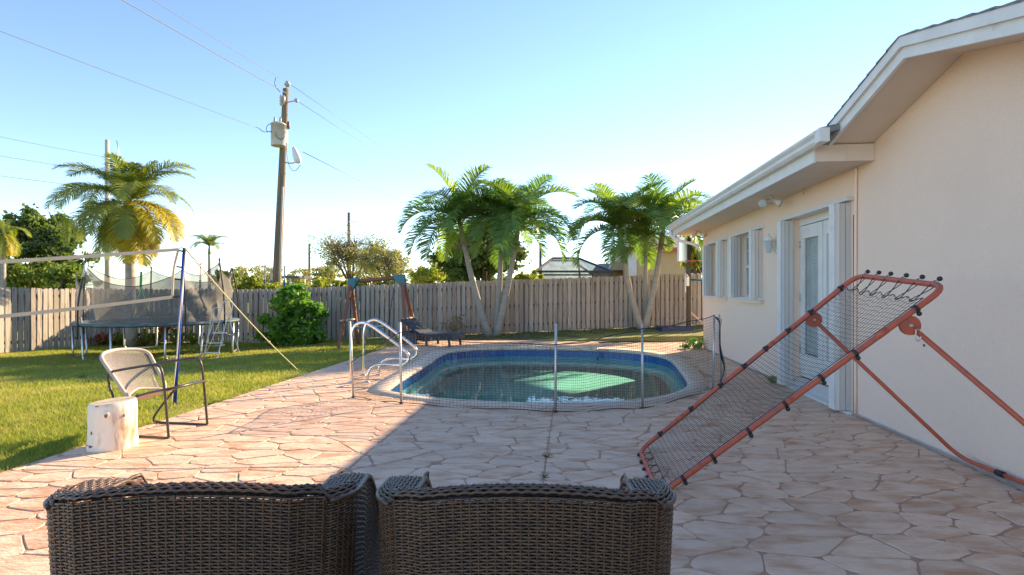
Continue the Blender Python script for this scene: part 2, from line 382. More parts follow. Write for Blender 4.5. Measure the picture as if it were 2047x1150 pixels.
# control joints: two run with the house, one crosses the sunlit side
JOINTS = [((1 / 1.0055, -.105 / 1.0055), -1.79 / 1.0055), ((1 / 1.0055, -.105 / 1.0055), -.2 / 1.0055)]
polys = []
for k, s in enumerate(seeds):
    P = [(s[0] - 1.2, s[1] - 1.4), (s[0] + 1.2, s[1] - 1.4), (s[0] + 1.2, s[1] + 1.4), (s[0] - 1.2, s[1] + 1.4)]
    cx, cy = int(s[0] // 1), int(s[1] // 1)
    for i in range(cx - 2, cx + 3):
        for j in range(cy - 2, cy + 3):
            for m in cells.get((i, j), ()):
                if m == k: continue
                t = seeds[m]; n = (t[0] - s[0], t[1] - s[1]); ln = math.hypot(*n); n = (n[0] / ln, n[1] / ln)
                P = clip(P, n, n[0] * (s[0] + t[0]) / 2 + n[1] * (s[1] + t[1]) / 2)
    P = [(a, b / ST) for a, b in P]
    # clip to the patio
    P = clip(P, (-1 / 1.0055, .105 / 1.0055), 4.5 / 1.0055 - .01); P = clip(P, (1 / 1.0055, -.105 / 1.0055), 3.27 / 1.0055 - .01) if s[1] / ST < 13.4 else clip(P, (1, 0), 5.28)
    P = clip(P, (0, 1), 15.38)
    parts_ = [P]
    for n, c in JOINTS:
        parts_ = [w for Q in parts_ for w in (clip(Q, n, c), clip(Q, (-n[0], -n[1]), -c)) if len(w) > 2]
    new = []
    for Q in parts_:
        if sum(q[0] for q in Q) / len(Q) < -1.4: new += [w for w in (clip(Q, (-.032, 1), 4.52), clip(Q, (.032, -1), -4.52)) if len(w) > 2]
        else: new.append(Q)
    polys += new
poolO = offset(POOL, .26); stones = []
for P in polys:
    if len(P) < 3 or area(P) < .006: continue
    c = (sum(p[0] for p in P) / len(P), sum(p[1] for p in P) / len(P))
    if inpoly(c, poolO) and all(inpoly(p, poolO) for p in P): continue
    # shrink for the joint, drop slivers, round the corners a little, roughen
    Q = []
    for a, b in zip(P, P[1:] + P[:1]):
        if math.hypot(b[0] - a[0], b[1] - a[1]) > .03: Q.append(a)
    if len(Q) < 3: continue
    Q = offset(Q, -JW - rs.uniform(0, .003))
    R2 = []
    for a, b in zip(Q, Q[1:] + Q[:1]):
        L = math.hypot(b[0] - a[0], b[1] - a[1]); nx_, ny_ = (b[1] - a[1]) / max(L, .01), -(b[0] - a[0]) / max(L, .01)
        e = min(.32, .033 / max(L, .034))
        R2.append((a[0] + (b[0] - a[0]) * e, a[1] + (b[1] - a[1]) * e))
        if L > .16:
            w = rs.uniform(-.009, .006); R2.append((a[0] + (b[0] - a[0]) * .5 + nx_ * w, a[1] + (b[1] - a[1]) * .5 + ny_ * w))
        R2.append((b[0] + (a[0] - b[0]) * e, b[1] + (a[1] - b[1]) * e))
    if area(R2) < .004: continue
    if any(inpoly(p, offset(POOL, .03)) for p in R2): continue
    vis = c[1] > 2.0 and abs(c[0]) < c[1] * .95
    stones.append((area(R2) / max(1, c[1]) ** 3 if vis else 0, c, R2))
stones.sort(key=lambda t: -t[0])
rest = MB()
for k, (a_, c, P) in enumerate(stones):
    top = offset(P, -.005); h = .0055 + rs.uniform(-.0012, .0012); n = len(P); tx, ty = rs.uniform(-.0035, .0035), rs.uniform(-.0035, .0035)
    vs_ = [(p[0], p[1], -.001) for p in P] + [(p[0], p[1], h + (p[0] - c[0]) * tx + (p[1] - c[1]) * ty) for p in top]
    fs = [(i, (i + 1) % n, n + (i + 1) % n, n + i) for i in range(n)] + [tuple(range(n, 2 * n))]
    if k < 300:
        m = MB(); m.add([(v[0] - c[0], v[1] - c[1], v[2]) for v in vs_], fs)
        link('paving_stone', m.mesh('paving_stone', M['stone']), patio, (c[0], c[1], 0))
    else: rest.add(vs_, fs)
o = rest.build('paving_stones', M['stone'], patio); o['kind'] = 'stuff'

# ---- pool: basin, coping, tile band, water
pool = MB(); nP = len(POOL); inner = POOL; WZ = -.2; FZ = -.44
fl = offset(POOL, -.16)
vs_ = [(x, y, -.215) for x, y in offset(POOL, .012)] + [(x, y, -.38) for x, y in offset(POOL, -.02)] + [(x, y, FZ) for x, y in fl]
fs = [(i, (i + 1) % nP, nP + (i + 1) % nP, nP + i)[::-1] for i in range(nP)] + [(nP + i, nP + (i + 1) % nP, 2 * nP + (i + 1) % nP, 2 * nP + i)[::-1] for i in range(nP)] + [tuple(range(2 * nP, 3 * nP))]
pool.add(vs_, fs, True)
pool_o = pool.build('pool_basin', M['plaster']); tag(pool_o, 'pale green plastered basin of the free-form pool', None, None, 'structure')
cop = MB(); prof = [(.28, -.06), (.28, .010), (.03, .013), (.004, .004), (-.012, -.02), (-.012, -.05), (.03, -.07)]
rings = [[(x, y, z) for x, y in offset(POOL, d)] for d, z in prof]; V_ = [p for r_ in rings for p in r_]
cop.add(V_, [(k * nP + i, k * nP + (i + 1) % nP, (k + 1) * nP + (i + 1) % nP, (k + 1) * nP + i)[::-1] for k in range(len(prof) - 1) for i in range(nP)], True)
cop.build('coping', M['coping'], pool_o)
bk = MB(); ra = [(x, y, -.06) for x, y in offset(POOL, .03)]; rb = [(x, y, -.23) for x, y in offset(POOL, .03)]
bk.add(ra + rb, [(i, (i + 1) % nP, nP + (i + 1) % nP, nP + i)[::-1] for i in range(nP)]); bk.build('tile_grout', M['plaster'], pool_o)
# tiles: one shared mesh set round the waterline
per = [0]
for i in range(nP): per.append(per[-1] + math.dist(POOL[i], POOL[(i + 1) % nP]))
NT = int(per[-1] / .142); TW = per[-1] / NT
tm = MB(); w = TW / 2 - .004; b_ = .004
tm.add([(-w, 0, -.158), (w, 0, -.158), (w, 0, -.008), (-w, 0, -.008), (-w + b_, -.006, -.154), (w - b_, -.006, -.154), (w - b_, -.006, -.012), (-w + b_, -.006, -.012)],
       [(4, 5, 6, 7), (0, 1, 5, 4), (1, 2, 6, 5), (2, 3, 7, 6), (3, 0, 4, 7)])
tmesh = tm.mesh('tile', M['tile'])
def along(s):
    s %= per[-1]
    for i in range(nP):
        if per[i + 1] >= s:
            t = (s - per[i]) / (per[i + 1] - per[i]); a, b = POOL[i], POOL[(i + 1) % nP]
            return (a[0] + (b[0] - a[0]) * t, a[1] + (b[1] - a[1]) * t), math.atan2(b[1] - a[1], b[0] - a[0])
for k in range(NT):
    p, a = along((k + .5) * TW); nrm = (math.sin(a), -math.cos(a))     # outward
    link('tile', tmesh, pool_o, (p[0] + nrm[0] * .022, p[1] + nrm[1] * .022, -.062), (0, 0, a + math.pi))
wt = MB(); wo = offset(POOL, .025)
wt.add([(x, y, WZ) for x, y in wo], [tuple(range(nP))]); water = wt.build('water', M['water']); tag(water, 'still green pool water with faint ripples', None, None, 'structure')

# ---- grass blades on the lawn
TURF = MB()
def left_fence_x(Y): return -14.4 + (Y - 11.5) * (1.5 / 6.5)
NG = 430000
gy = 3.0 + (18.0 - 3.0) * npr.random(NG) ** 1.55
lim = -1.25 * gy - 1.2; lo_ = np.maximum(lim, -14.4 + (gy - 11.5) * (1.5 / 6.5)); hi_ = np.where(gy < 15.3, -4.5 + .105 * gy + .012 + .02 * np.sin(gy * 7) * np.sin(gy * 2.3), -2.9)
gx = lo_ + (hi_ - lo_) * npr.random(NG)
# thin, uneven patches
pat = np.sin(gx * 1.3 + np.sin(gy * .9) * 2) * np.sin(gy * 1.1 + gx * .4) + .5 * np.sin(gx * 3.7) * np.sin(gy * 4.1)
keep = npr.random(NG) < np.clip(  .8 + .4 * pat, .25, 1); gx, gy, pat = gx[keep], gy[keep], pat[keep]; n = len(gx)
tt = np.clip((gy - 7) / 10, 0, 1); ss = tt * tt * (3 - 2 * tt); e_ = -.32 + .52 * np.clip(gx + 8, 0, 14) / 14
g0 = e_ * ss - .03 * (1 - ss) - .004
an = npr.random(n) * 6.283; ln = (.022 + .05 * npr.random(n) ** 1.6) * (1 + .3 * pat); wd = .006 + .0009 * gy
le = npr.random(n) * 1.3; la = npr.random(n) * 6.283
B0 = np.stack([gx - np.cos(an) * wd / 2, gy - np.sin(an) * wd / 2, g0], 1); B1 = np.stack([gx + np.cos(an) * wd / 2, gy + np.sin(an) * wd / 2, g0], 1)
T0 = np.stack([gx + np.cos(la) * ln * le, gy + np.sin(la) * ln * le, g0 + ln], 1)
GVv = np.stack([B0, B1, T0], 1).reshape(-1, 3); GFf = np.arange(3 * n).reshape(-1, 3)
gr = link('grass', np_mesh('grass', GVv, GFf, M['grass'])); tag(gr, 'short sunlit lawn grass left of the patio', None, None, 'stuff')

rw = random.Random(12)
for k in range(26):                    # broad-leaved weeds scattered in the turf
    Yw = 4.6 + 9 * rw.random() ** 1.5; Xw = rw.uniform(max(-.9 * Yw, -12.5), deck_left(Yw) - .08)
    n = rw.randint(6, 11); c = (Xw, Yw, gz(Xw, Yw) + .004); L = rw.uniform(.05, .11); wm = MB()
    for j in range(n):
        a = j * 2.4 + rw.random(); e = rw.uniform(.15, .8); d = Vector((math.cos(a) * math.cos(e), math.sin(a) * math.cos(e), math.sin(e))); sd = Vector((-math.sin(a), math.cos(a), 0)) * L * .2; p = Vector(c)
        wm.add([p, p + d * L * .5 + sd, p + d * L - Vector((0, 0, L * .25)), p + d * L * .5 - sd], [(0, 1, 2, 3)])
    b0 = len(TURF.v); TURF.v += wm.v; TURF.f += [tuple(i + b0 for i in f) for f in wm.f]; TURF.sm += wm.sm
tag(TURF.build('turf_weeds', M['leafm']), 'low broad-leaved weeds scattered through the lawn', None, None, 'stuff')

# ---- wooden fences: overlapping boards either side of the rails
bm_ = []
for k in range(10):
    q = random.Random(k); m = MB(); w = .118 / 2; h = 1.0; t = .011
    pts = [(-w, 0), (w, 0), (w + q.uniform(-.004, .004), .5), (w + q.uniform(-.003, .003), .975), (w - .02, 1.0 + q.uniform(-.012, .006)), (-w + .02, 1.0 + q.uniform(-.012, .006)), (-w, .975), (-w + q.uniform(-.004, .004), .5)]
    n = len(pts); m.add([(x, -t, z) for x, z in pts] + [(x, t, z) for x, z in pts], [tuple(range(n)), tuple(range(2 * n - 1, n - 1, -1))] + [(i + n, (i + 1) % n + n, (i + 1) % n, i) for i in range(n)])
    bm_.append(m.mesh('board', M['board']))
def fence(name, pts, label, pitch=.158, hgt=1.75, zf=gz, back=True):
    f = empty(name, (pts[0][0], pts[0][1], zf(*pts[0])), label, 'fence', 'wooden fences round the yard'); q = random.Random(len(pts) + int(pts[0][0] * 10))
    for a, b in zip(pts[:-1], pts[1:]):
        A, B = Vector((*a, 0)), Vector((*b, 0)); L = (B - A).length; d = (B - A) / L; nn = Vector((-d.y, d.x, 0)); ang = math.atan2(d.y, d.x)
        N = int(L / pitch)
        for k in range(N):
            for side in ((0, 1) if back else (0,)):
                p = A + d * ((k + .5 + .5 * side) * L / N) + nn * ((.075 if side else -.05)) + Vector((q.uniform(-.006, .006), 0, 0))
                z = zf(p.x, p.y); h = hgt + q.uniform(-.02, .02)
                o = link('board', bm_[q.randrange(10)], f, p + Vector((0, 0, z + .03)) - f.location, (q.uniform(-.008, .008), q.uniform(-.009, .009), ang + q.uniform(-.03, .03)), (q.uniform(.93, 1.04), 1, h))
        nb = max(1, int(round(L / 2.4)))
        for k in range(nb):
            p0 = A + d * (L * k / nb); p1 = A + d * (L * (k + 1) / nb)
            for hh in (.28, .92, 1.55):
                m = MB(); m.bar(p0 + Vector((0, 0, zf(p0.x, p0.y) + hh)) + d * .004, p1 + Vector((0, 0, zf(p1.x, p1.y) + hh)), .038, .085); m.build('rail', M['rail'], f)
            m = MB(); m.box(p0 + Vector((0, 0, zf(p0.x, p0.y) + .8)) + nn * 0.0, (.07, .07, 1.68), ang); m.build('post', M['rail'], f)
    return f
fence('side_fence', [(-15.32, 7.5), (-12.9, 18.0)], 'sunlit grey wooden fence at the far left behind the volleyball net')
fence('back_fence', [(-12.85, 18.05), (-6.0, 18.35), (.4, 18.3), (8.2, 18.95)], 'long weathered wooden fence of overlapping boards behind the pool')
# ================================================================ HOUSE
def HP(u, v, w): return Vector((3.27 + .1044 * u + .9945 * v, .9945 * u - .1044 * v, w))
def hbox(m, u0, u1, v0, v1, w0, w1):
    return m.hexa([HP(u, v, w0) for u, v in ((u0, v0), (u0, v1), (u1, v1), (u1, v0))] + [HP(u, v, w1) for u, v in ((u0, v0), (u0, v1), (u1, v1), (u1, v0))])
def hslope(m, u0, w0, u1, w1, v0, v1, th):     # sloping slab in u, given its underside
    return m.hexa([HP(u0, v0, w0), HP(u0, v1, w0), HP(u1, v1, w1), HP(u1, v0, w1), HP(u0, v0, w0 + th), HP(u0, v1, w0 + th), HP(u1, v1, w1 + th), HP(u1, v0, w1 + th)])
house = empty('house', HP(6, 0, 0), 'peach stucco single-storey house with white shutters at the right', 'house')
DO = (6.55, 8.15); WB = (9.5, 10.65); WA = (11.65, 12.8); WT = 2.85; SILL = 1.28; TOP = 2.47
# walls
m = MB(); hbox(m, -3, DO[0], 0, .22, 0, WT); hbox(m, DO[0], DO[1], 0, .22, TOP, WT); hbox(m, DO[1], WB[0], 0, .22, 0, WT)
for a, b in (WB, WA): hbox(m, a, b, 0, .22, 0, SILL); hbox(m, a, b, 0, .22, TOP, WT)
hbox(m, WB[1], WA[0], 0, .22, 0, WT); hbox(m, WA[1], 13.55, 0, .22, 0, WT)
m.build('wall', M['stucco'], house)
m = MB(); hbox(m, 13.33, 13.55, .22, 8, 0, WT); m.build('wall', M['stucco'], house)
m = MB(); hbox(m, -3, -2.8, .22, 8, 0, WT); m.build('wall', M['stucco'], house)
m = MB(); hbox(m, -3, 13.55, 8, 8.2, 0, WT); m.build('wall', M['stucco'], house)
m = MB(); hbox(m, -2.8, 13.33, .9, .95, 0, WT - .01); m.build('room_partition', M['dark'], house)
# gable wall above the wall head
RU, RW, SL = 4.58, 3.41, .285
m = MB(); P = [(2.75, WT), (6.05, WT), (6.05, RW - SL * 1.47 + .0), (RU, RW), (2.75, RW - SL * 1.83)]
n = len(P); m.add([HP(u, .0, w) for u, w in P] + [HP(u, .2, w) for u, w in P], [tuple(range(n)), tuple(range(2 * n - 1, n - 1, -1))] + [(i, i + n, (i + 1) % n + n, (i + 1) % n) for i in range(n)])
m.build('gable_wall', M['stucco'], house)
# soffit and fascia of the eave, with the box end
m = MB(); hbox(m, 5.97, 14.25, -.60, -.002, WT - .012, WT + .02); m.build('soffit', M['soffit'], house)
m = MB(); hbox(m, 5.93, 14.27, -.625, -.602, WT - .03, WT + .14); m.build('fascia', M['white'], house)
m = MB(); hbox(m, 5.93, 5.965, -.600, -.003, WT - .02, WT + .16); hbox(m, 5.925, 5.93, -.29, -.285, WT - .02, WT + .16); m.build('eave_end_board', M['soffit'], house)
m = MB(); hbox(m, 14.25, 14.275, -.60, 8.5, WT - .02, WT + .14); m.build('fascia', M['white'], house)
m = MB(); hbox(m, 13.56, 14.249, 0.001, 8.5, WT - .012, WT + .02); m.build('soffit', M['soffit'], house)
# K-style gutter
def gut(u0, u1):
    m = MB(); pr = [(-.628, 3.075), (-.628, 2.955), (-.69, 2.955), (-.715, 2.985), (-.715, 3.02), (-.745, 3.055), (-.745, 3.08), (-.735, 3.08), (-.735, 3.06), (-.70, 3.02), (-.70, 2.99), (-.685, 2.965), (-.638, 2.965), (-.638, 3.075)]
    n = len(pr); m.add([HP(u0, v, w) for v, w in pr] + [HP(u1, v, w) for v, w in pr], [(i, (i + 1) % n, (i + 1) % n + n, i + n) for i in range(n)])
    for u in (u0, u1):
        m.add([HP(u, v, w) for v, w in pr[:7]], [tuple(range(7))])
    return m
g = gut(5.66, 14.3).build('gutter', M['white'], house)
m = MB(); m.tube(smooth_path([HP(14.15, -.68, 2.955), HP(14.15, -.68, 2.80), HP(14.0, -.45, 2.66), HP(13.75, -.13, 2.56), HP(13.65, -.06, 2.40)], 2), .038, 8); m.build('downspout', M['white'], g)
for uu in (7.9, 10.6, 13.0):
    m = gut(uu, uu + .05); m.v = [tuple(Vector(p) + (HP(0, -1, 0) - HP(0, 0, 0)) * .003 - Vector((0, 0, .002))) for p in m.v]; m.build('gutter_seam', M['alu'], g)
m = MB(); m.box(HP(5.60, -.68, 3.02), (.10, .115, .14), -.105); m.build('gutter_outlet', M['white'], g)
# gable rakes: soffit, barge boards, drip edge, shingle courses
for (u1, sgn) in ((6.0, 1), (2.75, -1)):
    w1 = RW - SL * abs(u1 - RU)
    m = MB(); hslope(m, RU, RW, u1, w1, -.44, -.002, .02); m.build('gable_soffit', M['soffit'], house)
    m = MB(); hslope(m, RU, RW - .03, u1, w1 - .03, -.475, -.442, .125); m.build('barge_board', M['white'], house)
    m = MB(); hslope(m, RU, RW + .065, u1, w1 + .065, -.505, -.477, .09); m.build('drip_board', M['white'], house)
    rf = MB(); hslope(rf, RU, RW + .10, u1, w1 + .10, -.44, 5, .05); rf = rf.build('roof', M['roof'], house)
    N = 9
    for k in range(N):
        a, b = k / N, (k + 1) / N; m = MB()
        ua, ub = RU + (u1 - RU) * a, RU + (u1 - RU) * (b + .02); wa, wb = RW - SL * abs(ua - RU), RW - SL * abs(ub - RU)
        m.hexa([HP(ua, -.515, wa + .152), HP(ua, 2.5, wa + .152), HP(ub, 2.5, wb + .152), HP(ub, -.515, wb + .152), HP(ua, -.515, wa + .158), HP(ua, 2.5, wa + .158), HP(ub, 2.5, wb + .172), HP(ub, -.515, wb + .172)])
        m.build('shingle_course', M['roof'], rf)
# main roof, with overlapping courses at its edge
m = MB(); sl = .27
m.hexa([HP(5.66, -.63, 3.06), HP(5.66, 4, 3.06 + sl * 4.63), HP(14.3, 4, 3.06 + sl * 4.63), HP(14.3, -.63, 3.06), HP(5.66, -.63, 3.11), HP(5.66, 4, 3.11 + sl * 4.63), HP(14.3, 4, 3.11 + sl * 4.63), HP(14.3, -.63, 3.11)])
m.hexa([HP(-3.4, -.63, 3.03), HP(-3.4, 4, 3.03 + sl * 4.63), HP(5.65, 4, 3.03 + sl * 4.63), HP(5.65, .21, 3.03 + sl * .84), HP(-3.4, -.63, 3.08), HP(-3.4, 4, 3.08 + sl * 4.63), HP(5.65, 4, 3.08 + sl * 4.63), HP(5.65, .21, 3.08 + sl * .84)])
m.hexa([HP(-3.4, 4, 3.06 + sl * 4.63), HP(-3.4, 8.8, 2.9), HP(14.3, 8.8, 2.9), HP(14.3, 4, 3.06 + sl * 4.63), HP(-3.4, 4, 3.11 + sl * 4.63), HP(-3.4, 8.8, 2.95), HP(14.3, 8.8, 2.95), HP(14.3, 4, 3.11 + sl * 4.63)])
mr = m.build('roof', M['roof'], house)
for k in range(5):
    v0 = -.66 + k * .3; v1 = v0 + .33; m = MB(); w0 = 3.118 + sl * (v0 + .63); w1 = 3.118 + sl * (v1 + .63)
    m.hexa([HP(5.70, v0, w0), HP(5.70, v1, w1), HP(14.33, v1, w1), HP(14.33, v0, w0), HP(5.70, v0, w0 + .025), HP(5.70, v1, w1 + .003), HP(14.33, v1, w1 + .003), HP(14.33, v0, w0 + .025)])
    m.build('shingle_course', M['roof'], mr)
# end gable wall
m = MB(); P = [(0, WT), (8.2, WT), (4, 3.04 + sl * 4.63)]
m.add([HP(13.34, v, w) for v, w in P] + [HP(13.54, v, w) for v, w in P], [(0, 1, 2), (5, 4, 3), (0, 3, 4, 1), (1, 4, 5, 2), (2, 5, 3, 0)]); m.build('gable_wall', M['stucco'], house)

# accordion shutters folded back beside each opening
def shutter(u, p, w0, w1, du, parent=house):
    s = MB(); hbox(s, u, u + du, -p, -p + .012, w0 + .02, w1 - .02); s = s.build('shutter', M['white'], parent)
    k = 3
    for i in range(k):
        a = p * i / k; b = p * (i + 1) / k - .004; m = MB(); z = .004 * (i % 2)
        hbox(m, u + z, u + du * .45, -b, -a - .002, w0 + .022, w1 - .022); m.build('blade', M['alu2'] if i < 2 else M['alu'], s)
        m = MB(); hbox(m, u + du * .5, u + du - z, -b, -a - .002, w0 + .022, w1 - .022); m.build('blade', M['alu'], s)
    return s
for (a, b), w0 in ((DO, .02), (WB, SILL), (WA, SILL)):
    m = MB(); hbox(m, a - .2, b + .2, -.085, -.002, TOP, TOP + .045); m.build('shutter_track', M['alu'], house)
    m = MB(); hbox(m, a - .2, b + .2, -.085, -.002, w0 - .02 if w0 > 1 else .007, w0 + .018); m.build('shutter_track', M['alu'], house)
    shutter(a - .12, .185, w0, TOP, .14); shutter(b - .05, .175, w0, TOP, .15)
    if w0 > 1:
        m = MB(); hbox(m, a - .16, b + .1, -.06, -.003, w0 - .075, w0 - .022); m.build('window_sill', M['stucco'], house)
def pane_window(a, b):
    w = MB(); t = .05
    hbox(w, a, b, .10, .15, SILL, SILL + t); hbox(w, a, b, .10, .15, TOP - t, TOP); hbox(w, a, a + t, .10, .15, SILL + t, TOP - t); hbox(w, b - t, b, .10, .15, SILL + t, TOP - t)
    hbox(w, a + t, b - t, .095, .145, (SILL + TOP) / 2 - .025, (SILL + TOP) / 2 + .025)
    w = w.build('window', M['white'], house)
    for z0, z1 in ((SILL + t, (SILL + TOP) / 2 - .025), ((SILL + TOP) / 2 + .025, TOP - t)):
        m = MB(); hbox(m, a + t, b - t, .118, .122, z0, z1); m.build('pane', M['glass'], w)
    for k in (1, 2):
        u = a + t + (b - a - 2 * t) * k / 3; m = MB(); hbox(m, u - .009, u + .009, .105, .117, SILL + t, TOP - t); m.build('glazing_bar', M['white'], w)
    m = MB(); zc = SILL * .25 + TOP * .75; hbox(m, a + t, b - t, .104, .116, zc - .009, zc + .009); m.build('glazing_bar', M['white'], w)
pane_window(*WB); pane_window(*WA)
# french doors in their recess, above a step
m = MB(); m.hexa([HP(DO[0], .0, .008), HP(DO[0], .22, .008), HP(DO[1], .22, .008), HP(DO[1], .0, .008), HP(DO[0], .0, .10), HP(DO[0], .10, .17), HP(DO[1], .10, .17), HP(DO[1], .0, .10)]); m.build('door_step', M['alu2'], house)
m = MB(); hbox(m, DO[0], DO[1], .10, .20, 2.37, TOP); m.build('door_head', M['white'], house)
def leaf(a, b, knob):
    lo, hi = .19, 2.36; d = MB(); st = .095
    hbox(d, a, a + st, .105, .15, lo, hi); hbox(d, b - st, b, .105, .15, lo, hi); hbox(d, a + st, b - st, .105, .15, lo, lo + .3); hbox(d, a + st, b - st, .105, .15, hi - .16, hi)
    d = d.build('door', M['white'], house)
    for (z0, z1, u0, u1) in ((lo + .3, lo + .325, a + st, b - st), (hi - .185, hi - .16, a + st, b - st), (lo + .325, hi - .185, a + st, a + st + .022), (lo + .325, hi - .185, b - st - .022, b - st)):
        m = MB(); hbox(m, u0, u1, .095, .125, z0, z1); m.build('glazing_bead', M['white'], d)
    m = MB(); hbox(m, a + st + .02, b - st - .02, .122, .127, lo + .32, hi - .18); m.build('pane', M['glass'], d)
    s = MB(); z = lo + .34
    while z < hi - .2:
        s.hexa([HP(u, v, w) for u, v, w in ((a + st + .03, .136, z), (a + st + .03, .146, z + .022), (b - st - .03, .146, z + .022), (b - st - .03, .136, z), (a + st + .03, .134, z + .001), (a + st + .03, .144, z + .023), (b - st - .03, .144, z + .023), (b - st - .03, .134, z + .001))]); z += .025
    o = s.build('blind_slats', M['blind'], d); o['kind'] = 'stuff'
    if knob:
        m = MB(); u = a + .06; m.tube([HP(u, .104, 1.08), HP(u, .05, 1.08), HP(u + .09, .045, 1.08)], .011, 8); m.tube([HP(u, .106, 1.08), HP(u, .096, 1.08)], .028, 12); m.tube([HP(u, .106, 1.2), HP(u, .09, 1.2)], .026, 12); m.build('handle', M['galv'], d)
leaf(7.40, 8.10, True); leaf(6.68, 7.38, False)
m = MB(); hbox(m, 6.56, 6.67, .105, .16, .18, 2.37); hbox(m, 8.105, 8.148, .105, .16, .18, 2.37); m.build('door_frame', M['white'], house)
for z in (.55, 1.28, 2.05):
    m = MB(); m.tube([HP(8.102, .098, z), HP(8.102, .098, z + .1)], .011, 8); m.build('hinge', M['galv'], house)
# cable cover, metal strip at the wall foot
m = MB(); m.tube(smooth_path([HP(6.30, -.018, .02), HP(6.30, -.018, 1.2), HP(6.29, -.018, 2.6), HP(6.28, -.018, WT - .02)], 1), .016, 6); m.build('conduit', M['stucco'], house)
m = MB(); m.tube([HP(6.36, -.006, .02), HP(6.36, -.006, 2.3)], .006, 5); m.build('cable', M['black'], house)
m = MB(); hbox(m, 2.2, 6.42, -.035, -.003, .008, .035); hbox(m, 8.3, 13.5, -.03, -.003, .008, .03); m.build('wall_foot_strip', M['galv'], house)
# weather stains and rust where an old fixing was
m = MB(); m.tube([HP(5.1, .002, .93), HP(5.1, -.008, .93)], .012, 8); m.build('wall_plug', M['bark'], house)
# floodlights and lantern
def flood(u, v, label):
    t = empty('floodlight', HP(u, v, WT - .012), label, 'light', 'lights fixed under the eave')
    m = MB(); m.tube([HP(u, v, WT - .012), HP(u, v, WT - .045)], .055, 14); m.build('base', M['white'], t)
    for s in (-1, 1):
        d = (HP(u - .10, v - .12 * s, WT - .15) - HP(u, v + .02 * s, WT - .05)).normalized(); c = HP(u - .02, v - .04 * s, WT - .07)
        m = MB(); m.tube([HP(u, v, WT - .04), c], .012, 6); m.tube([c, c + d * .05, c + d * .11, c + d * .135], [.03, .034, .055, .058], 14); h = m.build('lamp_head', M['white'], t)
        m = MB(); m.tube([c + d * .134, c + d * .142], [.052, .03], 14); m.build('lens', M['bglass'], h)
flood(8.25, -.28, 'white twin floodlight under the eave above the french doors')
flood(13.2, -.20, 'white twin floodlight under the eave at the far house corner')
t = empty('wall_lantern', HP(8.75, 0, 1.95), 'small white coach lantern on the wall left of the door shutter', 'lantern')
m = MB(); m.tube([HP(8.75, -.002, 2.05), HP(8.75, -.02, 2.05)], .05, 12); m.tube(smooth_path([HP(8.75, -.02, 2.05), HP(8.75, -.09, 2.16), HP(8.75, -.12, 2.24)], 1), .012, 6); m.build('bracket', M['white'], t)
m = MB(); m.lathe(HP(8.75, -.12, 2.02), [(.03, 0), (.045, .02), (.075, .18), (.08, .19)], 6); m.build('glass_body', M['bglass'], t)
m = MB(); m.lathe(HP(8.75, -.12, 2.21), [(.095, 0), (.06, .05), (.02, .085), (.008, .12)], 6); m.build('cap', M['white'], t)
m = MB(); m.tube(smooth_path([HP(7.6, -.05, WT - .012), HP(7.6, -.05, WT - .08), HP(7.55, -.08, WT - .12), HP(7.5, -.09, WT - .07)], 2), .006, 6)
m.thing('eave_hook', M['galv'], HP(7.6, -.05, WT - .012), 'small bent metal hook under the eave above the doors', 'hook')
# ================================================================ OBJECTS
def lerp(a, b, t): return a + (b - a) * t
# ---- rebounder: red tube frame, black net, two hinged legs against the wall
BF, BN = Vector((1.13, 4.86, .025)), Vector((1.02, 3.80, .025)); TN, TF = px(1893, 572, 3.45), px(1712, 551, 4.45)
reb = empty('soccer_rebounder', (BF + BN) / 2, 'tilted red tube sports rebounder with black net leaning beside the house', 'rebounder')
def rcorner(a, b, c, r=.12):
    p0 = b + (a - b).normalized() * r; p1 = b + (c - b).normalized() * r
    return [p0 * (1 - t) ** 2 + b * 2 * t * (1 - t) + p1 * t * t for t in [i / 6 for i in range(7)]]
loop = rcorner(TF, BF, BN) + rcorner(BF, BN, TN) + rcorner(BN, TN, TF) + rcorner(TN, TF, BF)
m = MB(); m.tube(loop, .0195, 12, closed=True); fr = m.build('frame', M['red'], reb)
for a, b, ts in ((BN, TN, (.14, .47, .79)), (BF, TF, (.2, .62))):
    for t in ts:
        q = lerp(a, b, t); d = (b - a).normalized(); mm = MB(); mm.tube([q - d * .04, q + d * .04], .0212, 12); mm.build('coupling', M['red'], fr)
# net
N1, N2 = 26, 54
nrm = (BF - BN).cross(TN - BN).normalized(); q = random.Random(3); wav = [[q.uniform(-1, 1) for _ in range(9)] for _ in range(9)]
def netp(s, t):                        # s across, t up
    s2, t2 = .055 + s * .89, .035 + t * .90
    p = lerp(lerp(BN, BF, s2), lerp(TN, TF, s2), t2)
    bow = .05 * math.sin(math.pi * s) * math.sin(math.pi * t)
    i, j = s * 7.99, t * 7.99; a, b = int(i), int(j); fi, fj = i - a, j - b
    wv = (wav[a][b] * (1 - fi) + wav[a + 1][b] * fi) * (1 - fj) + (wav[a][b + 1] * (1 - fi) + wav[a + 1][b + 1] * fi) * fj
    along_ = (TN - BN).normalized()
    pinch = .018 * math.cos(2 * math.pi * 6 * s) * max(0, t - .86) / .14
    return p - Vector((0, 0, bow * .9 + .004 * wv)) + along_ * (.022 * wv * math.sin(math.pi * t) + pinch)
m = MB()
for i in range(N1 + 1): m.tube([netp(i / N1, k / 30) for k in range(31)], .0014, 4, False)
for k in range(N2 + 1): m.tube([netp(i / 16, k / N2) for i in range(17)], .0014, 4, False)
for i, j, k2, l2 in ((0, 0, 0, 1), (1, 0, 1, 1)): m.tube([netp(i, t / 20) for t in range(21)], .003, 5, False)
for t in (0, 1): m.tube([netp(i / 12, t) for i in range(13)], .003, 5, False)
o = m.build('net', M['net'], reb)
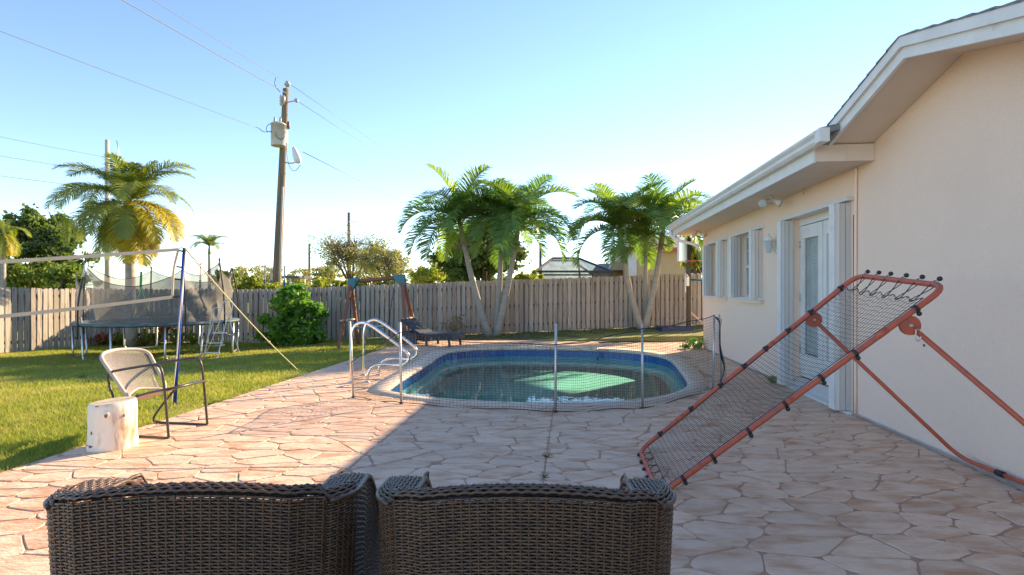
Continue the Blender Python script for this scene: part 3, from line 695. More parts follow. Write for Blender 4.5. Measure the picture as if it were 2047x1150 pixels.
def bungee(p_frame, p_net, ax):        # a ball cord looped over the tube and tied to the net
    up = (p_frame - p_net).normalized(); mm = MB(); d = (p_net - p_frame); s = ax.normalized() * .02
    mm.tube(smooth_path([p_frame + up * .034 - s, p_frame + Vector((0, 0, .026)), p_net + s * 2.2 - Vector((0, 0, .01)), p_net + s * -1.5 - Vector((0, 0, .012)), p_frame - Vector((0, 0, .026)), p_frame + up * .03], 2), .0032, 6, False)
    o = mm.build('bungee_cord', M['black'], reb); mm = MB(); mm.sphere(p_frame + up * .04 + Vector((0, 0, .012)), .0165, 10); mm.build('ball', M['black'], o)
for t in (.07, .21, .35, .52, .68, .84): bungee(lerp(TF, TN, t + .04), netp(1 - t - .05, 1), TN - TF)
for t in (.08, .25, .42, .58, .75): bungee(lerp(BF, BN, t + .04), netp(1 - t - .05, 0), BN - BF)
def clamp(a, b, t, side):
    q = lerp(a, b, t); d = (b - a).normalized(); mm = MB(); mm.tube([q - d * .011, q + d * .011], .026, 10); o = mm.build('clip', M['black'], reb)
    mm = MB(); mm.sphere(q + (netp(side, t) - q).normalized() * .0 + Vector((.012, -.012, -.03 if side == 0 else .02)), .0155, 10); mm.build('ball', M['black'], o)
for t in (.09, .2, .33, .46, .585, .70, .90): clamp(BN, TN, t, 0)
for t in (.1, .25, .39, .5, .60, .70, .80, .93): clamp(BF, TF, t, 1)
# legs
hF, hN = lerp(BF, TF, .80), lerp(BN, TN, .865); gF = Vector((3.66, 4.50, .075)); gN = Vector((3.58, 3.05, .075))
for hp, e, nm in ((hF, gF, 'far'), (hN, gN, 'near')):
    d = (e - hp).normalized(); mm = MB(); c = hp + Vector((.03, 0, -.055)); ax = (BF - BN).normalized()
    mm.tube([c - ax * .012, c + ax * .012], .062, 18); o = mm.build('hinge_plate', M['red'], reb)
    mm = MB(); mm.tube([c - ax * .02, c + ax * .02], .009, 8); mm.build('bolt', M['galv'], o)
    far_ = gF if nm == 'far' else gN; other = gN if nm == 'far' else gF
    r_ = (c - far_).normalized(); mid = lerp(far_, other, .28)
    mm = MB(); mm.tube([c + (far_ - c).normalized() * .03] + rcorner(c, far_, other, .14) + [mid], .0165, 10); mm.build('leg', M['red'], reb)
mm = MB(); mm.tube([lerp(gF, gN, .279), lerp(gF, gN, .721)], .0165, 10); mm.build('foot_bar', M['red'], reb)
mm = MB(); mm.tube([lerp(gF, gN, .255), lerp(gF, gN, .30)], .024, 10); mm.build('joint_sleeve', M['black'], reb)
mm = MB(); c = hN + Vector((.06, -.03, -.11)); mm.tube(smooth_path([c + Vector((-.012, 0, .03)), c + Vector((.014, 0, .032)), c + Vector((.02, 0, -.03)), c + Vector((0, 0, -.045)), c + Vector((-.014, 0, -.03)), c + Vector((-.012, 0, .03))], 2), .004, 6, False); mm.build('snap_hook', M['galv'], reb)

# ---- wicker armchairs
def weave(mb_, surf, nu, nv, amp, hgt, th, par=0, stake_r=None, stakes=None):
    e = 1e-3
    for j in range(nv):
        v = (j + .5) / nv; ring = []
        for i in range(2 * nu + 1):
            u = i / (2 * nu); p = surf(u, v); pu = surf(min(1, u + e), v) - surf(max(0, u - e), v); pv = surf(u, min(1, v + e)) - surf(u, max(0, v - e))
            n = pu.cross(pv).normalized(); pv = pv.normalized()
            d = 0 if i % 2 == 0 else (amp if ((i // 2) + j + par) % 2 else -amp)
            c = p + n * d; h = hgt * (1 if i % 2 else .86)
            ring.append([c - pv * h / 2, c + n * th, c + pv * h / 2, c - n * th])
        vs_ = [q for r_ in ring for q in r_]; k = len(ring)
        mb_.add(vs_, [(4 * i + a, 4 * i + (a + 1) % 4, 4 * i + 4 + (a + 1) % 4, 4 * i + 4 + a) for i in range(k - 1) for a in range(4)], True)
    if stakes is not None:
        for i in range(nu):
            stakes.tube([surf((i + .5) / nu, t / 8) for t in range(9)], stake_r, 4, False)
def wicker_chair(cx, cy, yaw, label):
    t = empty('wicker_armchair', (cx, cy, 0), label, 'armchair', 'pair of brown wicker armchairs')
    Mt = Matrix.Translation((cx, cy, 0)) @ Matrix.Rotation(yaw, 4, 'Z')
    W, D, H, HA = .385, .62, .962, .62     # half width, depth, back height, arm height
    # plan: right-front -> right-rear -> back -> left-rear -> left-front (y forward = away from the back)
    base = [(-W, D), (-W, .30)] ; r_ = .13
    base += [(-W, r_ + .02)] + [(-W + r_ - r_ * math.cos(a), r_ + .03 - (r_ + .0) * math.sin(a)) for a in [math.pi / 2 * k / 6 for k in range(1, 6)]]
    base += [(x, .03 - .035 * math.cos(x / W * 1.5)) for x in [-.25 + .05 * k for k in range(11)]]
    base += [(-x, y) for x, y in reversed(base[:8])]
    cum = [0]
    for a, b in zip(base[:-1], base[1:]): cum.append(cum[-1] + math.dist(a, b))
    def plan(u):
        s = u * cum[-1]
        for i in range(len(base) - 1):
            if cum[i + 1] >= s - 1e-9:
                f = (s - cum[i]) / (cum[i + 1] - cum[i]); return (base[i][0] + (base[i + 1][0] - base[i][0]) * f, base[i][1] + (base[i + 1][1] - base[i][1]) * f)
        return base[-1]
    def htop(x, y):
        if y < .05: return H - .045 * (abs(x) / W) ** 2
        return lerp(H - .045, H - .055, (y - .05) / .2) if y < .25 else lerp(H - .055, HA, sstep((y - .25) / (D - .25)))
    def outer(u, v):
        x, y = plan(u); tp = .90 + .10 * v
        return Mt @ Vector((x * tp, D / 2 + (y - D / 2) * (.95 + .05 * v), .06 + v * (htop(x, y) - .06)))
    def inner(u, v):
        x, y = plan(u); k = .09
        x2 = x * (W - k) / W; y2 = y + (k if y < .25 else k * max(0, 1 - (y - .25) / .2)); y2 = min(y2, D)
        return Mt @ Vector((x2 * (.92 + .08 * v), y2, .30 + v * (htop(x, y) - .30)))
    # outer weave
    m = MB(); s = MB(); weave(m, outer, 92, 116, .0024, .0078, .0026, 0, .0030, s)
    sh = m.build('outer_weave', M['wicker'], t); sh['kind'] = 'stuff'; s.build('stakes', M['wicker'], sh)
    # solid backing so that only pinholes of light get through
    NU, NVv = 72, 10; bk_ = MB()
    vs_ = [lerp(outer(i / NU, j / NVv), inner(i / NU, max(0, j / NVv)), .12) - Vector((0, 0, .012 if j == NVv else 0)) for j in range(NVv + 1) for i in range(NU + 1)]
    bk_.add(vs_, [(j * (NU + 1) + i, j * (NU + 1) + i + 1, (j + 1) * (NU + 1) + i + 1, (j + 1) * (NU + 1) + i) for j in range(NVv) for i in range(NU)], True)
    bk_.build('shell', M['wickerin'], t)
    m = MB(); weave(m, inner, 40, 32, .003, .0145, .0035); o = m.build('inner_weave', M['wicker'], t); o['kind'] = 'stuff'
    # woven rim over the back, flat woven arm tops, arm inner sides and fronts
    ub = [i / 400 for i in range(401) if plan(i / 400)[1] < .15]; u0, u1 = min(ub), max(ub)
    def rim(u, v):
        uu = lerp(u0, u1, u); x, y = plan(uu); return outer(uu, 1) + (Mt.to_3x3() @ Vector((-x * .06 * v, .05 * v, .006 + .010 * math.sin(math.pi * v))))
    m = MB(); weave(m, rim, 60, 5, .0024, .0112, .0036, 1); o = m.build('rim_weave', M['wicker'], t); o['kind'] = 'stuff'
    m = MB(); m.add([rim(i / 40, v) - Vector((0, 0, .004)) for v in (0, .5, 1) for i in range(41)], [(j * 41 + i, j * 41 + i + 1, (j + 1) * 41 + i + 1, (j + 1) * 41 + i) for j in range(2) for i in range(40)], True); m.build('rim_core', M['wickerin'], t)
    for sx in (-1, 1):
        def at_(u, v, sx=sx):
            y = lerp(.055, D + .004, u); xo = W + .004 - (r_ - math.sqrt(max(0, r_ * r_ - max(0, r_ + .03 - y) ** 2))); z = htop(W, max(y, .06)) + .002
            return Mt @ Vector((sx * lerp(xo, W - .098, v), y, z + .004 * math.sin(math.pi * v)))
        m = MB()
        if sx > 0: weave(m, lambda u, v: at_(u, v), 34, 9, .0024, .0120, .0036)
        else: weave(m, lambda u, v: at_(u, 1 - v), 34, 9, .0024, .0120, .0036)
        o = m.build('arm_top', M['wicker'], t); o['kind'] = 'stuff'
        for vv in (0, 1):
            m = MB(); m.tube([at_(i / 30, vv) - Vector((0, 0, .002)) for i in range(31)], .0065, 6); m.build('arm_binding', M['wicker'], t)
        m = MB(); m.add([at_(i / 30, v) - Vector((0, 0, .005)) for v in (0, 1) for i in range(31)], [(i, i + 1, 31 + i + 1, 31 + i) for i in range(30)], True); m.build('arm_core', M['wickerin'], t)
        def ai(u, v, sx=sx):
            p = at_(u, 1); b_ = Mt @ Vector((sx * (W - .105), lerp(.055, D, u), .30)); return lerp(b_, p, v)
        m = MB(); weave(m, ai, 24, 44, .0028, .0125, .0034); o = m.build('arm_inner_side', M['wicker'], t); o['kind'] = 'stuff'
        def fr_(u, v, sx=sx): return Mt @ Vector((sx * lerp(W * (.90 + .10 * v), W - .1, u), D + .004, .06 + v * (HA - .06)))
        m = MB(); weave(m, fr_, 6, 64, .003, .0092, .003); o = m.build('arm_front', M['wicker'], t); o['kind'] = 'stuff'
    m = MB(); m.hexa([Mt @ Vector(p) for p in ((-W + .1, .1, .28), (W - .1, .1, .28), (W - .1, D - .01, .30), (-W + .1, D - .01, .30), (-W + .1, .1, .33), (W - .1, .1, .33), (W - .1, D - .01, .35), (-W + .1, D - .01, .35))]); m.build('seat', M['wicker'], t)
    for sx in (-1, 1):
        for y in (.1, D - .06):
            m = MB(); m.tube([Mt @ Vector((sx * (W - .08), y, .31)), Mt @ Vector((sx * (W - .09), y, 0))], .018, 8); m.build('leg', M['wickerin'], t)
wicker_chair(-.79, 1.31, R(4), 'brown wicker armchair seen from behind, the left one of the foreground pair')
wicker_chair(.03, 1.30, R(-1.5), 'brown wicker armchair seen from behind, the right one of the foreground pair')

# ---- log stool
st = empty('log_stool', (-3.66, 5.05, 0), 'pale peeled log stump used as a stool beside the corded chair', 'stump')
q = random.Random(5); m = MB(); N = 36; prof = [(.190, 0), (.194, .03), (.186, .1), (.182, .2), (.185, .3), (.183, .37), (.178, .41), (.168, .425)]
vs_ = []
for r_, z in prof:
    for k in range(N):
        a = 2 * math.pi * k / N; rr = r_ * (1 + .025 * math.sin(2 * a + .6) + .012 * math.sin(5 * a + z * 4) + .006 * math.sin(11 * a))
        vs_.append((-3.66 + rr * math.cos(a), 5.05 + rr * math.sin(a), z + (.012 * math.cos(a - .5) if z > .2 else 0)))
m.add(vs_, [(i * N + k, i * N + (k + 1) % N, (i + 1) * N + (k + 1) % N, (i + 1) * N + k) for i in range(len(prof) - 1) for k in range(N)], True)
m.build('trunk', M['log'], st)
m = MB(); top = vs_[-N:]; m.add([(p[0], p[1], p[2] + .0005) for p in top] + [(-3.66, 5.05, .423)], [(k, (k + 1) % N, N) for k in range(N)]); m.build('cut_top', M['logtop'], st)
def stuck(ang, z, w, h, mat, name, dep=.012):
    r_ = .186 * (1 + .025 * math.sin(2 * ang + .6) + .012 * math.sin(5 * ang + z * 4) + .006 * math.sin(11 * ang)); c = Vector((-3.66 + r_ * math.cos(ang), 5.05 + r_ * math.sin(ang), z)); m = MB()
    tx = Vector((-math.sin(ang), math.cos(ang), 0)); nn = Vector((math.cos(ang), math.sin(ang), 0)); V_ = []; n = 12
    for rr, dd in ((1, -.012), (.8, dep * .8), (.45, dep)):
        for k in range(n):
            a = 6.283 * k / n; V_.append(c + tx * math.cos(a) * w * rr * (1 + .15 * math.sin(3 * a)) + Vector((0, 0, math.sin(a) * h * rr)) + nn * dd)
    m.add(V_, [(i * n + k, i * n + (k + 1) % n, (i + 1) * n + (k + 1) % n, (i + 1) * n + k) for i in range(2) for k in range(n)] + [tuple(range(2 * n, 3 * n))], True); m.build(name, mat, st)
stuck(R(-70), .33, .030, .045, M['log'], 'knot_collar', .010); stuck(R(-70), .325, .017, .022, M['knot'], 'knot', .0125)
stuck(R(-28), .31, .006, .018, M['knot'], 'crack', .006); stuck(R(-122), .05, .055, .017, M['knot'], 'worn_patch', .004); stuck(R(-95), .41, .012, .006, M['knot'], 'chip', .006); stuck(R(-112), .17, .006, .018, M['knot'], 'crack', .005)

# ---- corded patio chair
pc = empty('patio_chair', (-3.60, 5.62, 0), 'low chair with taupe cord back and dark metal arms on the patio edge', 'chair')
Mc = Matrix.Translation((-3.60, 5.62, 0)) @ Matrix.Rotation(R(-9), 4, 'Z')     # x forward (right), y away
def C(x, y, z): return Mc @ Vector((x, y, z))
for s in (-1, 1):
    y = .265 * s
    m = MB(); m.tube(smooth_path([C(-.30, y, .45), C(-.33, y, .54), C(-.335, y, .625), C(-.27, y, .645), C(.05, y, .70), C(.20, y, .72), C(.26, y, .685), C(.29, y, .50), C(.335, y, .02)], 2), .0125, 8); m.build('arm_and_leg', M['brownmetal'], pc)
    m = MB(); m.tube(smooth_path([C(.335, y, .014), C(.0, y, .014), C(-.26, y, .014), C(-.31, y, .03), C(-.30, y, .09), C(-.12, y, .30), C(.0, y, .425)], 2), .0125, 8); m.build('sled_base', M['brownmetal'], pc)
    m = MB(); m.tube(smooth_path([C(-.30, y, .45), C(-.25, y, .33), C(-.18, y, .335), C(.02, y, .42), C(.27, y, .475), C(.31, y, .47)], 2), .011, 8); m.build('seat_rail', M['brownmetal'], pc)
def seat(u, v):      # u across, v from back to front
    y = (u - .5) * .53; x = -.24 + .54 * v; z = .335 + .145 * sstep(v * 1.05) - .02 * math.sin(math.pi * u) * (1 - v * .6); return C(x, y, z)
nC = 46; m = MB()
for i in range(nC):
    u = (i + .5) / nC; m.tube([seat(u, k / 8) for k in range(9)], .0052, 5, False)
o = m.build('seat_cords', M['cord'], pc); o['kind'] = 'stuff'
m = MB(); m.tube([C(.30, -.265, .475), C(.30, .265, .475)], .013, 8); m.build('seat_crossbar', M['brownmetal'], pc); m = MB(); m.tube([C(-.235, -.265, .335), C(-.235, .265, .335)], .011, 8); m.build('seat_crossbar', M['brownmetal'], pc)
def backf(u, v):     # wrapped outline of the curved, reclining back
    y = (u - .5) * .60; curve = .10 * (2 * (u - .5)) ** 2
    x = -.20 - .30 * v + curve; return C(x, y * (1 - .14 * (1 - v)), .36 + .43 * v + .03 * math.sin(math.pi * u) * v)
edge = [backf(.10, 0)] + [backf(.02 + .0 * k, .15 + .2 * k) for k in range(4)] + [backf(.015, .88), backf(.05, .97), backf(.16, 1)] + [backf(.16 + .068 * k, 1) for k in range(1, 10)] + [backf(.84, 1), backf(.95, .97), backf(.985, .88)] + [backf(.98, .75 - .2 * k) for k in range(4)] + [backf(.90, 0)]
m = MB(); m.tube(smooth_path(edge, 2), .0175, 8); m.build('back_rim', M['cord'], pc)
m = MB()
for i in range(40):
    u = .045 + .91 * (i + .5) / 40; vb = .16 - .10 * abs(2 * u - 1) + .05 * math.sin(i * 1.7) * 0
    m.tube([backf(lerp(.5 + (u - .5) * .86, u, k / 5), lerp(vb, .985, k / 5)) for k in range(6)], .0029, 5, False)
o = m.build('back_cords', M['cord'], pc); o['kind'] = 'stuff'
m = MB(); m.tube([backf(.05 + .9 * k / 10, .15 - .10 * abs(2 * (.05 + .9 * k / 10) - 1)) for k in range(11)], .011, 8); m.build('back_lower_rail', M['cord'], pc)

# ---- removable pool fence
PP = [pg(706, 795), pg(802, 808), pg(1110, 825), pg(1284, 817), pg(1425, 780), pg(1441, 764)]
pf = empty('pool_fence', PP[2], 'removable mesh safety fence with metal posts across the near side of the pool', 'fence')
lean = [(-.05, 0, 1.02), (-.02, 0, 1.03), (.005, 0, 1.04), (-.005, 0, 1.03), (.015, 0, 1.08), (-.03, 0, 1.05)]
tops = []
for p, l in zip(PP, lean):
    tp = p + Vector(l); tops.append(tp); m = MB(); m.tube([p + Vector((0, 0, .0)), tp], .0155, 10); po = m.build('post', M['alpost'], pf)
    m = MB(); m.tube([p + Vector((0, 0, .001)), p + Vector((0, 0, .016))], .026, 12); m.build('deck_sleeve', M['black'], po)
# heights of the net's sagging top edge at each post
he = [.46, .88, .78, .96, 1.07]
segs = []
for k in range(4):
    a, b = PP[k] + Vector((0, -.02, 0)), PP[k + 1] + Vector((0, -.02, 0)); n = 14
    for i in range(n + (k == 3)):
        t = i / n; p = lerp(a, b, t); lx = lerp(lean[k][0], lean[k + 1][0], t); h0, h1 = he[k], he[k + 1]
        sag = [.0, -.03, -.02, -.03][k] * math.sin(math.pi * t); bow = -.10 * math.sin(math.pi * t) * (0, .6, .35, .9)[k]
        segs.append((p + Vector((0, bow * .5, .012 + .012 * math.sin(9 * t + k))), lerp(h0, h1, t) + sag, lx))
def fp(s, h):        # s along, h fraction
    i = min(int(s), len(segs) - 2); f = s - i; a, b = segs[i], segs[i + 1]
    base = lerp(a[0], b[0], f); hh = lerp(a[1], b[1], f); lx = lerp(a[2], b[2], f); ripple = .02 * math.sin(s * .9 + h * 4) * math.sin(math.pi * h)
    return base + Vector((lx * h * hh, ripple, h * hh))
nS = len(segs) - 1; Ltot = sum((segs[i + 1][0] - segs[i][0]).length for i in range(nS)); NVt = int(Ltot / .032)
m = MB()
for i in range(NVt + 1):
    s = i / NVt * nS; m.tube([fp(s, h / 4) for h in range(5)], .0018, 3, False)
for j in range(27): m.tube([fp(s * .5, j / 26) for s in range(2 * nS + 1)], .0018, 3, False)
o = m.build('net', M['pnet'], pf)
m = MB(); m.tube([fp(s * .5, 1) for s in range(2 * nS + 1)], .006, 6); m.tube([fp(s * .5, 0) for s in range(2 * nS + 1)], .006, 6); m.build('net_border', M['net'], o)
# loose end of the net gathered between the last two posts
m = MB(); a, b = PP[4], PP[5]; q = random.Random(8)
def loose(s, h): return lerp(a, b, s) + Vector((.05 * math.sin(h * 5 + 1) * s + .03 * s, -.06 * math.sin(math.pi * s), .03 + (1.03 - .09 * s) * h))
for i in range(10): m.tube([loose(i / 9, h / 10) for h in range(11)], .0018, 3, False)
for j in range(31): m.tube([loose(i / 6, j / 30) for i in range(7)], .0018, 3, False)
for dx in (0, .015, .03): m.tube(smooth_path([loose(.15 + dx * 4, 1.0), loose(.7, .95), loose(.9 - dx * 6, .7), loose(.5 + dx * 8, .45), loose(.95, .2), loose(.35, .0)], 2), .008, 6)
m.build('loose_net', M['net'], pf)

# ---- stainless hand rails
def rail(Y, label):
    t = empty('pool_handrail', (-2.49, Y, 0), label, 'handrail', 'pair of stainless pool handrails')
    P = [(-2.49, 0), (-2.49, .45), (-2.48, .76), (-2.43, .90), (-2.31, .945), (-2.18, .89), (-1.98, .745), (-1.74, .57), (-1.60, .45), (-1.585, .36), (-1.66, .29), (-1.80, .28), (-2.05, .295), (-2.17, .25), (-2.23, .14), (-2.24, 0)]
    m = MB(); m.tube(smooth_path([(x, Y, z) for x, z in P], 2), .0235, 12); r_ = m.build('rail', M['chrome'], t)
    for x in (-2.49, -2.24):
        m = MB(); m.lathe((x, Y, .006), [(.05, 0), (.05, .008), (.034, .02), (.025, .022)], 16); m.build('escutcheon', M['chrome'], t)
rail(8.50, 'curved stainless steel pool handrail nearer the camera'); rail(9.22, 'curved stainless steel pool handrail farther from the camera')

# ---- volleyball set
vb, vt = Vector((-4.29, 7.0, -.03)), px(368, 496, 7.0)
vp = empty('volleyball_post', vb, 'blue volleyball post standing at the lawn edge behind the chair', 'post')
m = MB(); m.tube([vb, lerp(vb, vt, .96)], .021, 10); m.build('pole', M['blue'], vp)
m = MB(); m.tube([lerp(vb, vt, .96), vt], .019, 10); m.build('pole_cap', M['black'], vp)
vn = empty('volleyball_net', px(0, 632, 5.9), 'pale tapes of a volleyball net strung from the blue post to the left', 'net')
A0, A1 = px(-420, 545, 4.9), px(356, 499, 6.95); B0, B1 = px(-420, 668, 4.9), px(344, 594, 6.95)
def tapeseg(a, b, sag, h, name):
    m = MB(); n = 14; pts = [lerp(a, b, i / n) - Vector((0, 0, sag * math.sin(math.pi * i / n))) for i in range(n + 1)]
    vs_ = []
    for i, p in enumerate(pts):
        d = (b - a).normalized(); sd = Vector((-d.y, d.x, 0)).normalized() * (.004 + .002 * math.sin(i)); up = Vector((0, 0, h / 2))
        vs_ += [p - up - sd, p - up + sd, p + up + sd, p + up - sd]
    m.add(vs_, [(4 * i + k, 4 * i + (k + 1) % 4, 4 * i + 4 + (k + 1) % 4, 4 * i + 4 + k) for i in range(n) for k in range(4)] + [(3, 2, 1, 0), (4 * n, 4 * n + 1, 4 * n + 2, 4 * n + 3)]); return m.build(name, M['tape'], vn)
tapeseg(A0, A1, .02, .040, 'top_tape'); tapeseg(B0, B1, .03, .040, 'bottom_tape')
m = MB(); m.tube(smooth_path([A1, lerp(A1, B1, .35) + Vector((-.03, 0, 0)), lerp(A1, B1, .7) + Vector((-.02, 0, 0)), B1], 1), .014, 6); m.build('side_tape', M['tape'], vn)
for t, k in ((0.02, .04), (.36, .27), (.62, .45), (.99, .70)):
    m = MB(); a = lerp(A1, B1, t); b = lerp(vt, vb, (vt.z - a.z + .01) / (vt.z - vb.z)); m.bar(a, b, .012, .02); m.build('strap', M['black'], vn)
m = MB(); m.tube([A1, lerp(A1, vt, .55) + Vector((0, 0, .02)), vt - Vector((0, 0, .03))], .006, 5); m.build('tie', M['black'], vn)
gp = pg(597, 742, gz(-3.76, 9.7)); m = MB(); p0 = vt + Vector((.02, 0, -.02)); m.tube([lerp(p0, gp, i / 10) - Vector((0, 0, .06 * math.sin(math.pi * i / 10))) for i in range(11)], .0085, 6)
m.sphere(lerp(p0, gp, .66) - Vector((0, 0, .05)), .022, 8); m.thing('guy_rope', M['rope'], gp, 'pale yellow guy rope slanting from the blue post to the patio edge', 'rope')
gp = Vector((-4.23, 6.82, -.03)); m = MB(); p0 = vt + Vector((.03, -.02, -.04)); m.tube(smooth_path([p0, lerp(p0, gp, .4) + Vector((.0, 0, 0)), lerp(p0, gp, .7) + Vector((.015, 0, 0)), gp], 1), .0075, 6); m.sphere(lerp(p0, gp, .68), .02, 8)
m.thing('hanging_rope', M['rope'], gp, 'pale rope hanging straight down beside the blue volleyball post', 'rope')

# ---- trampoline
tc_ = Vector((-9.07, 14.2, 0)); TRr = 1.80; tz = gz(-9.07, 13); BH = .60
tr = empty('trampoline', (tc_.x, tc_.y, tz), 'round trampoline with sagging black safety net in front of the fence', 'trampoline')
def tp_(a, r_, z): return Vector((tc_.x + r_ * math.cos(a), tc_.y + r_ * math.sin(a), z))
m = MB(); m.tube([tp_(6.283 * k / 48, TRr, BH) for k in range(48)], .028, 8, closed=True); m.build('frame_ring', M['galv'], tr)
m = MB(); n = 48; m.add([tp_(6.283 * k / n, TRr - .28, BH + .035) for k in range(n)], [tuple(range(n))]); m.build('jumping_mat', M['tmat'], tr)
m = MB(); pr = [(TRr - .30, .045), (TRr - .02, .06), (TRr + .035, .03), (TRr + .035, -.02), (TRr - .02, .045), (TRr - .30, .03)]
vs_ = [tp_(6.283 * k / n, r_, BH + z + .006 * math.sin(k * 2.3)) for r_, z in pr for k in range(n)]
m.add(vs_, [(i * n + k, i * n + (k + 1) % n, (i + 1) * n + (k + 1) % n, (i + 1) * n + k) for i in range(5) for k in range(n)], True); m.build('edge_pad', M['pad'], tr)
for k in range(6):         # U-shaped legs
    a = R(-90 - 12) + 6.283 * k / 6; da = .22
    pa, pb = tp_(a - da, TRr, BH), tp_(a + da, TRr, BH); ga, gb = tp_(a - da, TRr - .02, tz + .02), tp_(a + da, TRr - .02, tz + .02)
    m = MB(); m.tube([pa] + rcorner(pa, ga, gb, .12) + rcorner(ga, gb, pb, .12) + [pb], .023, 8); m.build('leg', M['galv'], tr)
poles = []
for k, (a, hh, inb) in enumerate(((R(186), 2.15, .0), (R(243), 2.02, .12), (R(318), 2.0, .1), (R(350), 2.2, .1), (R(40), 2.0, .1), (R(130), 2.05, .1))):
    p0 = tp_(a, TRr + .05, .3); p1 = tp_(a, TRr + .05, 1.2); p2 = tp_(a, TRr - inb, hh); poles.append((a, p2))
    m = MB(); m.tube(smooth_path([p0, p1, p2], 2), .02, 8); o = m.build('net_pole', M['black'] if k != 1 else M['black'], tr)
    m = MB(); m.tube([p2 - (p2 - p1).normalized() * (.3 if k == 1 else .02), p2 + Vector((0, 0, .03))], .024, 8); m.build('pole_cap', M['white'] if k == 1 else M['black'], o)
# net hung between the poles (one bay has come down)
def bay(i, j, n=12, low=.25, z0=BH + .05):
    (a0, p0), (a1, p1) = poles[i], poles[j]; a1 = a1 if a1 > a0 else a1 + 6.283; V_ = []; nv = 8
    for s in range(n + 1):
        t = s / n; a = lerp(a0, a1, t); top = lerp(p0, p1, t); tt = tp_(a, lerp(1, .93, math.sin(math.pi * t)) * (TRr - .1), lerp(p0.z, p1.z, t) - .08 - low * math.sin(math.pi * t) ** .8)
        bot = tp_(a, TRr - .2, z0)
        for k in range(nv + 1): V_.append(lerp(bot, tt, k / nv) + Vector((math.cos(a), math.sin(a), 0)) * (.05 * math.sin(k * 1.3 + s * .9)))
    m = MB(); m.add(V_, [(s * 9 + k, (s + 1) * 9 + k, (s + 1) * 9 + k + 1, s * 9 + k + 1) for s in range(n) for k in range(nv)], True); o = m.build('safety_net', M['tnet'], tr)
    m = MB(); m.tube([V_[s * 9 + 8] for s in range(n + 1)], .008, 5); m.build('net_hem', M['black'], o)
bay(1, 2, 16, .42); bay(2, 3, 10, .22); bay(3, 4, 10, .3); bay(4, 5, 16, .3); bay(5, 0, 12, .3)
# left front bay: hangs only part of the way to the outer pole
(a0, p0), (a1, p1) = poles[0], poles[1]; V_ = []
for s in range(11):
    t = .42 + .58 * s / 10; a = lerp(a0, a1, t); tt = tp_(a, TRr - .12, lerp(1.75, 1.72, t) - .22 * math.sin(math.pi * (s / 10)) ** .7 + (.12 if s == 0 else 0)); bot = tp_(lerp(a, a0, .12), TRr - .15, BH + .04)
    for k in range(9): V_.append(lerp(bot, tt, k / 8) + Vector((math.cos(a), math.sin(a), 0)) * (.06 * math.sin(k * 1.1 + s * .7)))
m = MB(); m.add(V_, [(s * 9 + k, (s + 1) * 9 + k, (s + 1) * 9 + k + 1, s * 9 + k + 1) for s in range(10) for k in range(8)], True); m.build('safety_net', M['tnet'], tr)
# green strap tripod on the mat
gs = empty('green_swing_harness', tp_(R(250), 1.3, BH + .04), 'green strap and ropes hanging down onto the trampoline mat', 'harness')
g0 = px(282, 543, 13.3); g1 = px(281, 575, 13.3); m = MB(); m.bar(g0, g1, .055, .012, (0, 1, 0)); m.build('strap', M['green'], gs)
for x, y in ((262, 640), (303, 645)):
    m = MB(); m.tube([g1, px(x, y, 13.2)], .014, 6); m.build('rope', M['green'], gs)

# ---- aluminium step stool
ls = empty('step_ladder', pg(432, 716, tz), 'small white metal step ladder beside the trampoline', 'ladder')
LY = pg(432, 716, tz).y; sc_ = LY / F
def LP(x, y, dy=0): return px(x, y, LY + dy)
m = MB(); m.tube(smooth_path([LP(407, 713), LP(418, 665), LP(427, 640), LP(440, 628), LP(446, 602), LP(460, 599), LP(466, 605), LP(462, 630), LP(452, 642), LP(446, 668), LP(434, 716)], 2), .014, 8); m.build('front_frame', M['ladder'], ls)
for a, b in (((440, 640), (410, 708)), ((458, 638), (480, 712))):
    m = MB(); m.tube([LP(a[0], a[1], .1), px(b[0], b[1] + 2, LY + .45) + Vector((0, 0, .0))], .013, 8); m.build('rear_leg', M['ladder'], ls)
for (x0, x1, y) in ((424, 452, 665), (416, 445, 685), (409, 438, 704)):
    m = MB(); m.hexa([LP(x0, y, -.12) - Vector((0, 0, .02)), LP(x1, y, -.12) - Vector((0, 0, .02)), LP(x1 + 2, y, .12) - Vector((0, 0, .02)), LP(x0 + 2, y, .12) - Vector((0, 0, .02)), LP(x0, y, -.12), LP(x1, y, -.12), LP(x1 + 2, y, .12), LP(x0 + 2, y, .12)]); m.build('step', M['ladder'], ls)
m = MB(); m.tube([LP(447, 627), LP(463, 628)], .009, 6); m.tube([LP(428, 690, .1), LP(448, 690, .3)], .008, 6); m.tube([LP(437, 662, .1), LP(467, 672, .35)], .008, 6); m.build('brace', M['ladder'], ls)
m = MB(); m.tube(smooth_path([LP(412, 690), LP(416, 668), LP(424, 622), LP(429, 615), LP(440, 617)], 2), .012, 6); m.build('grab_rail', M['ladder'], ls)

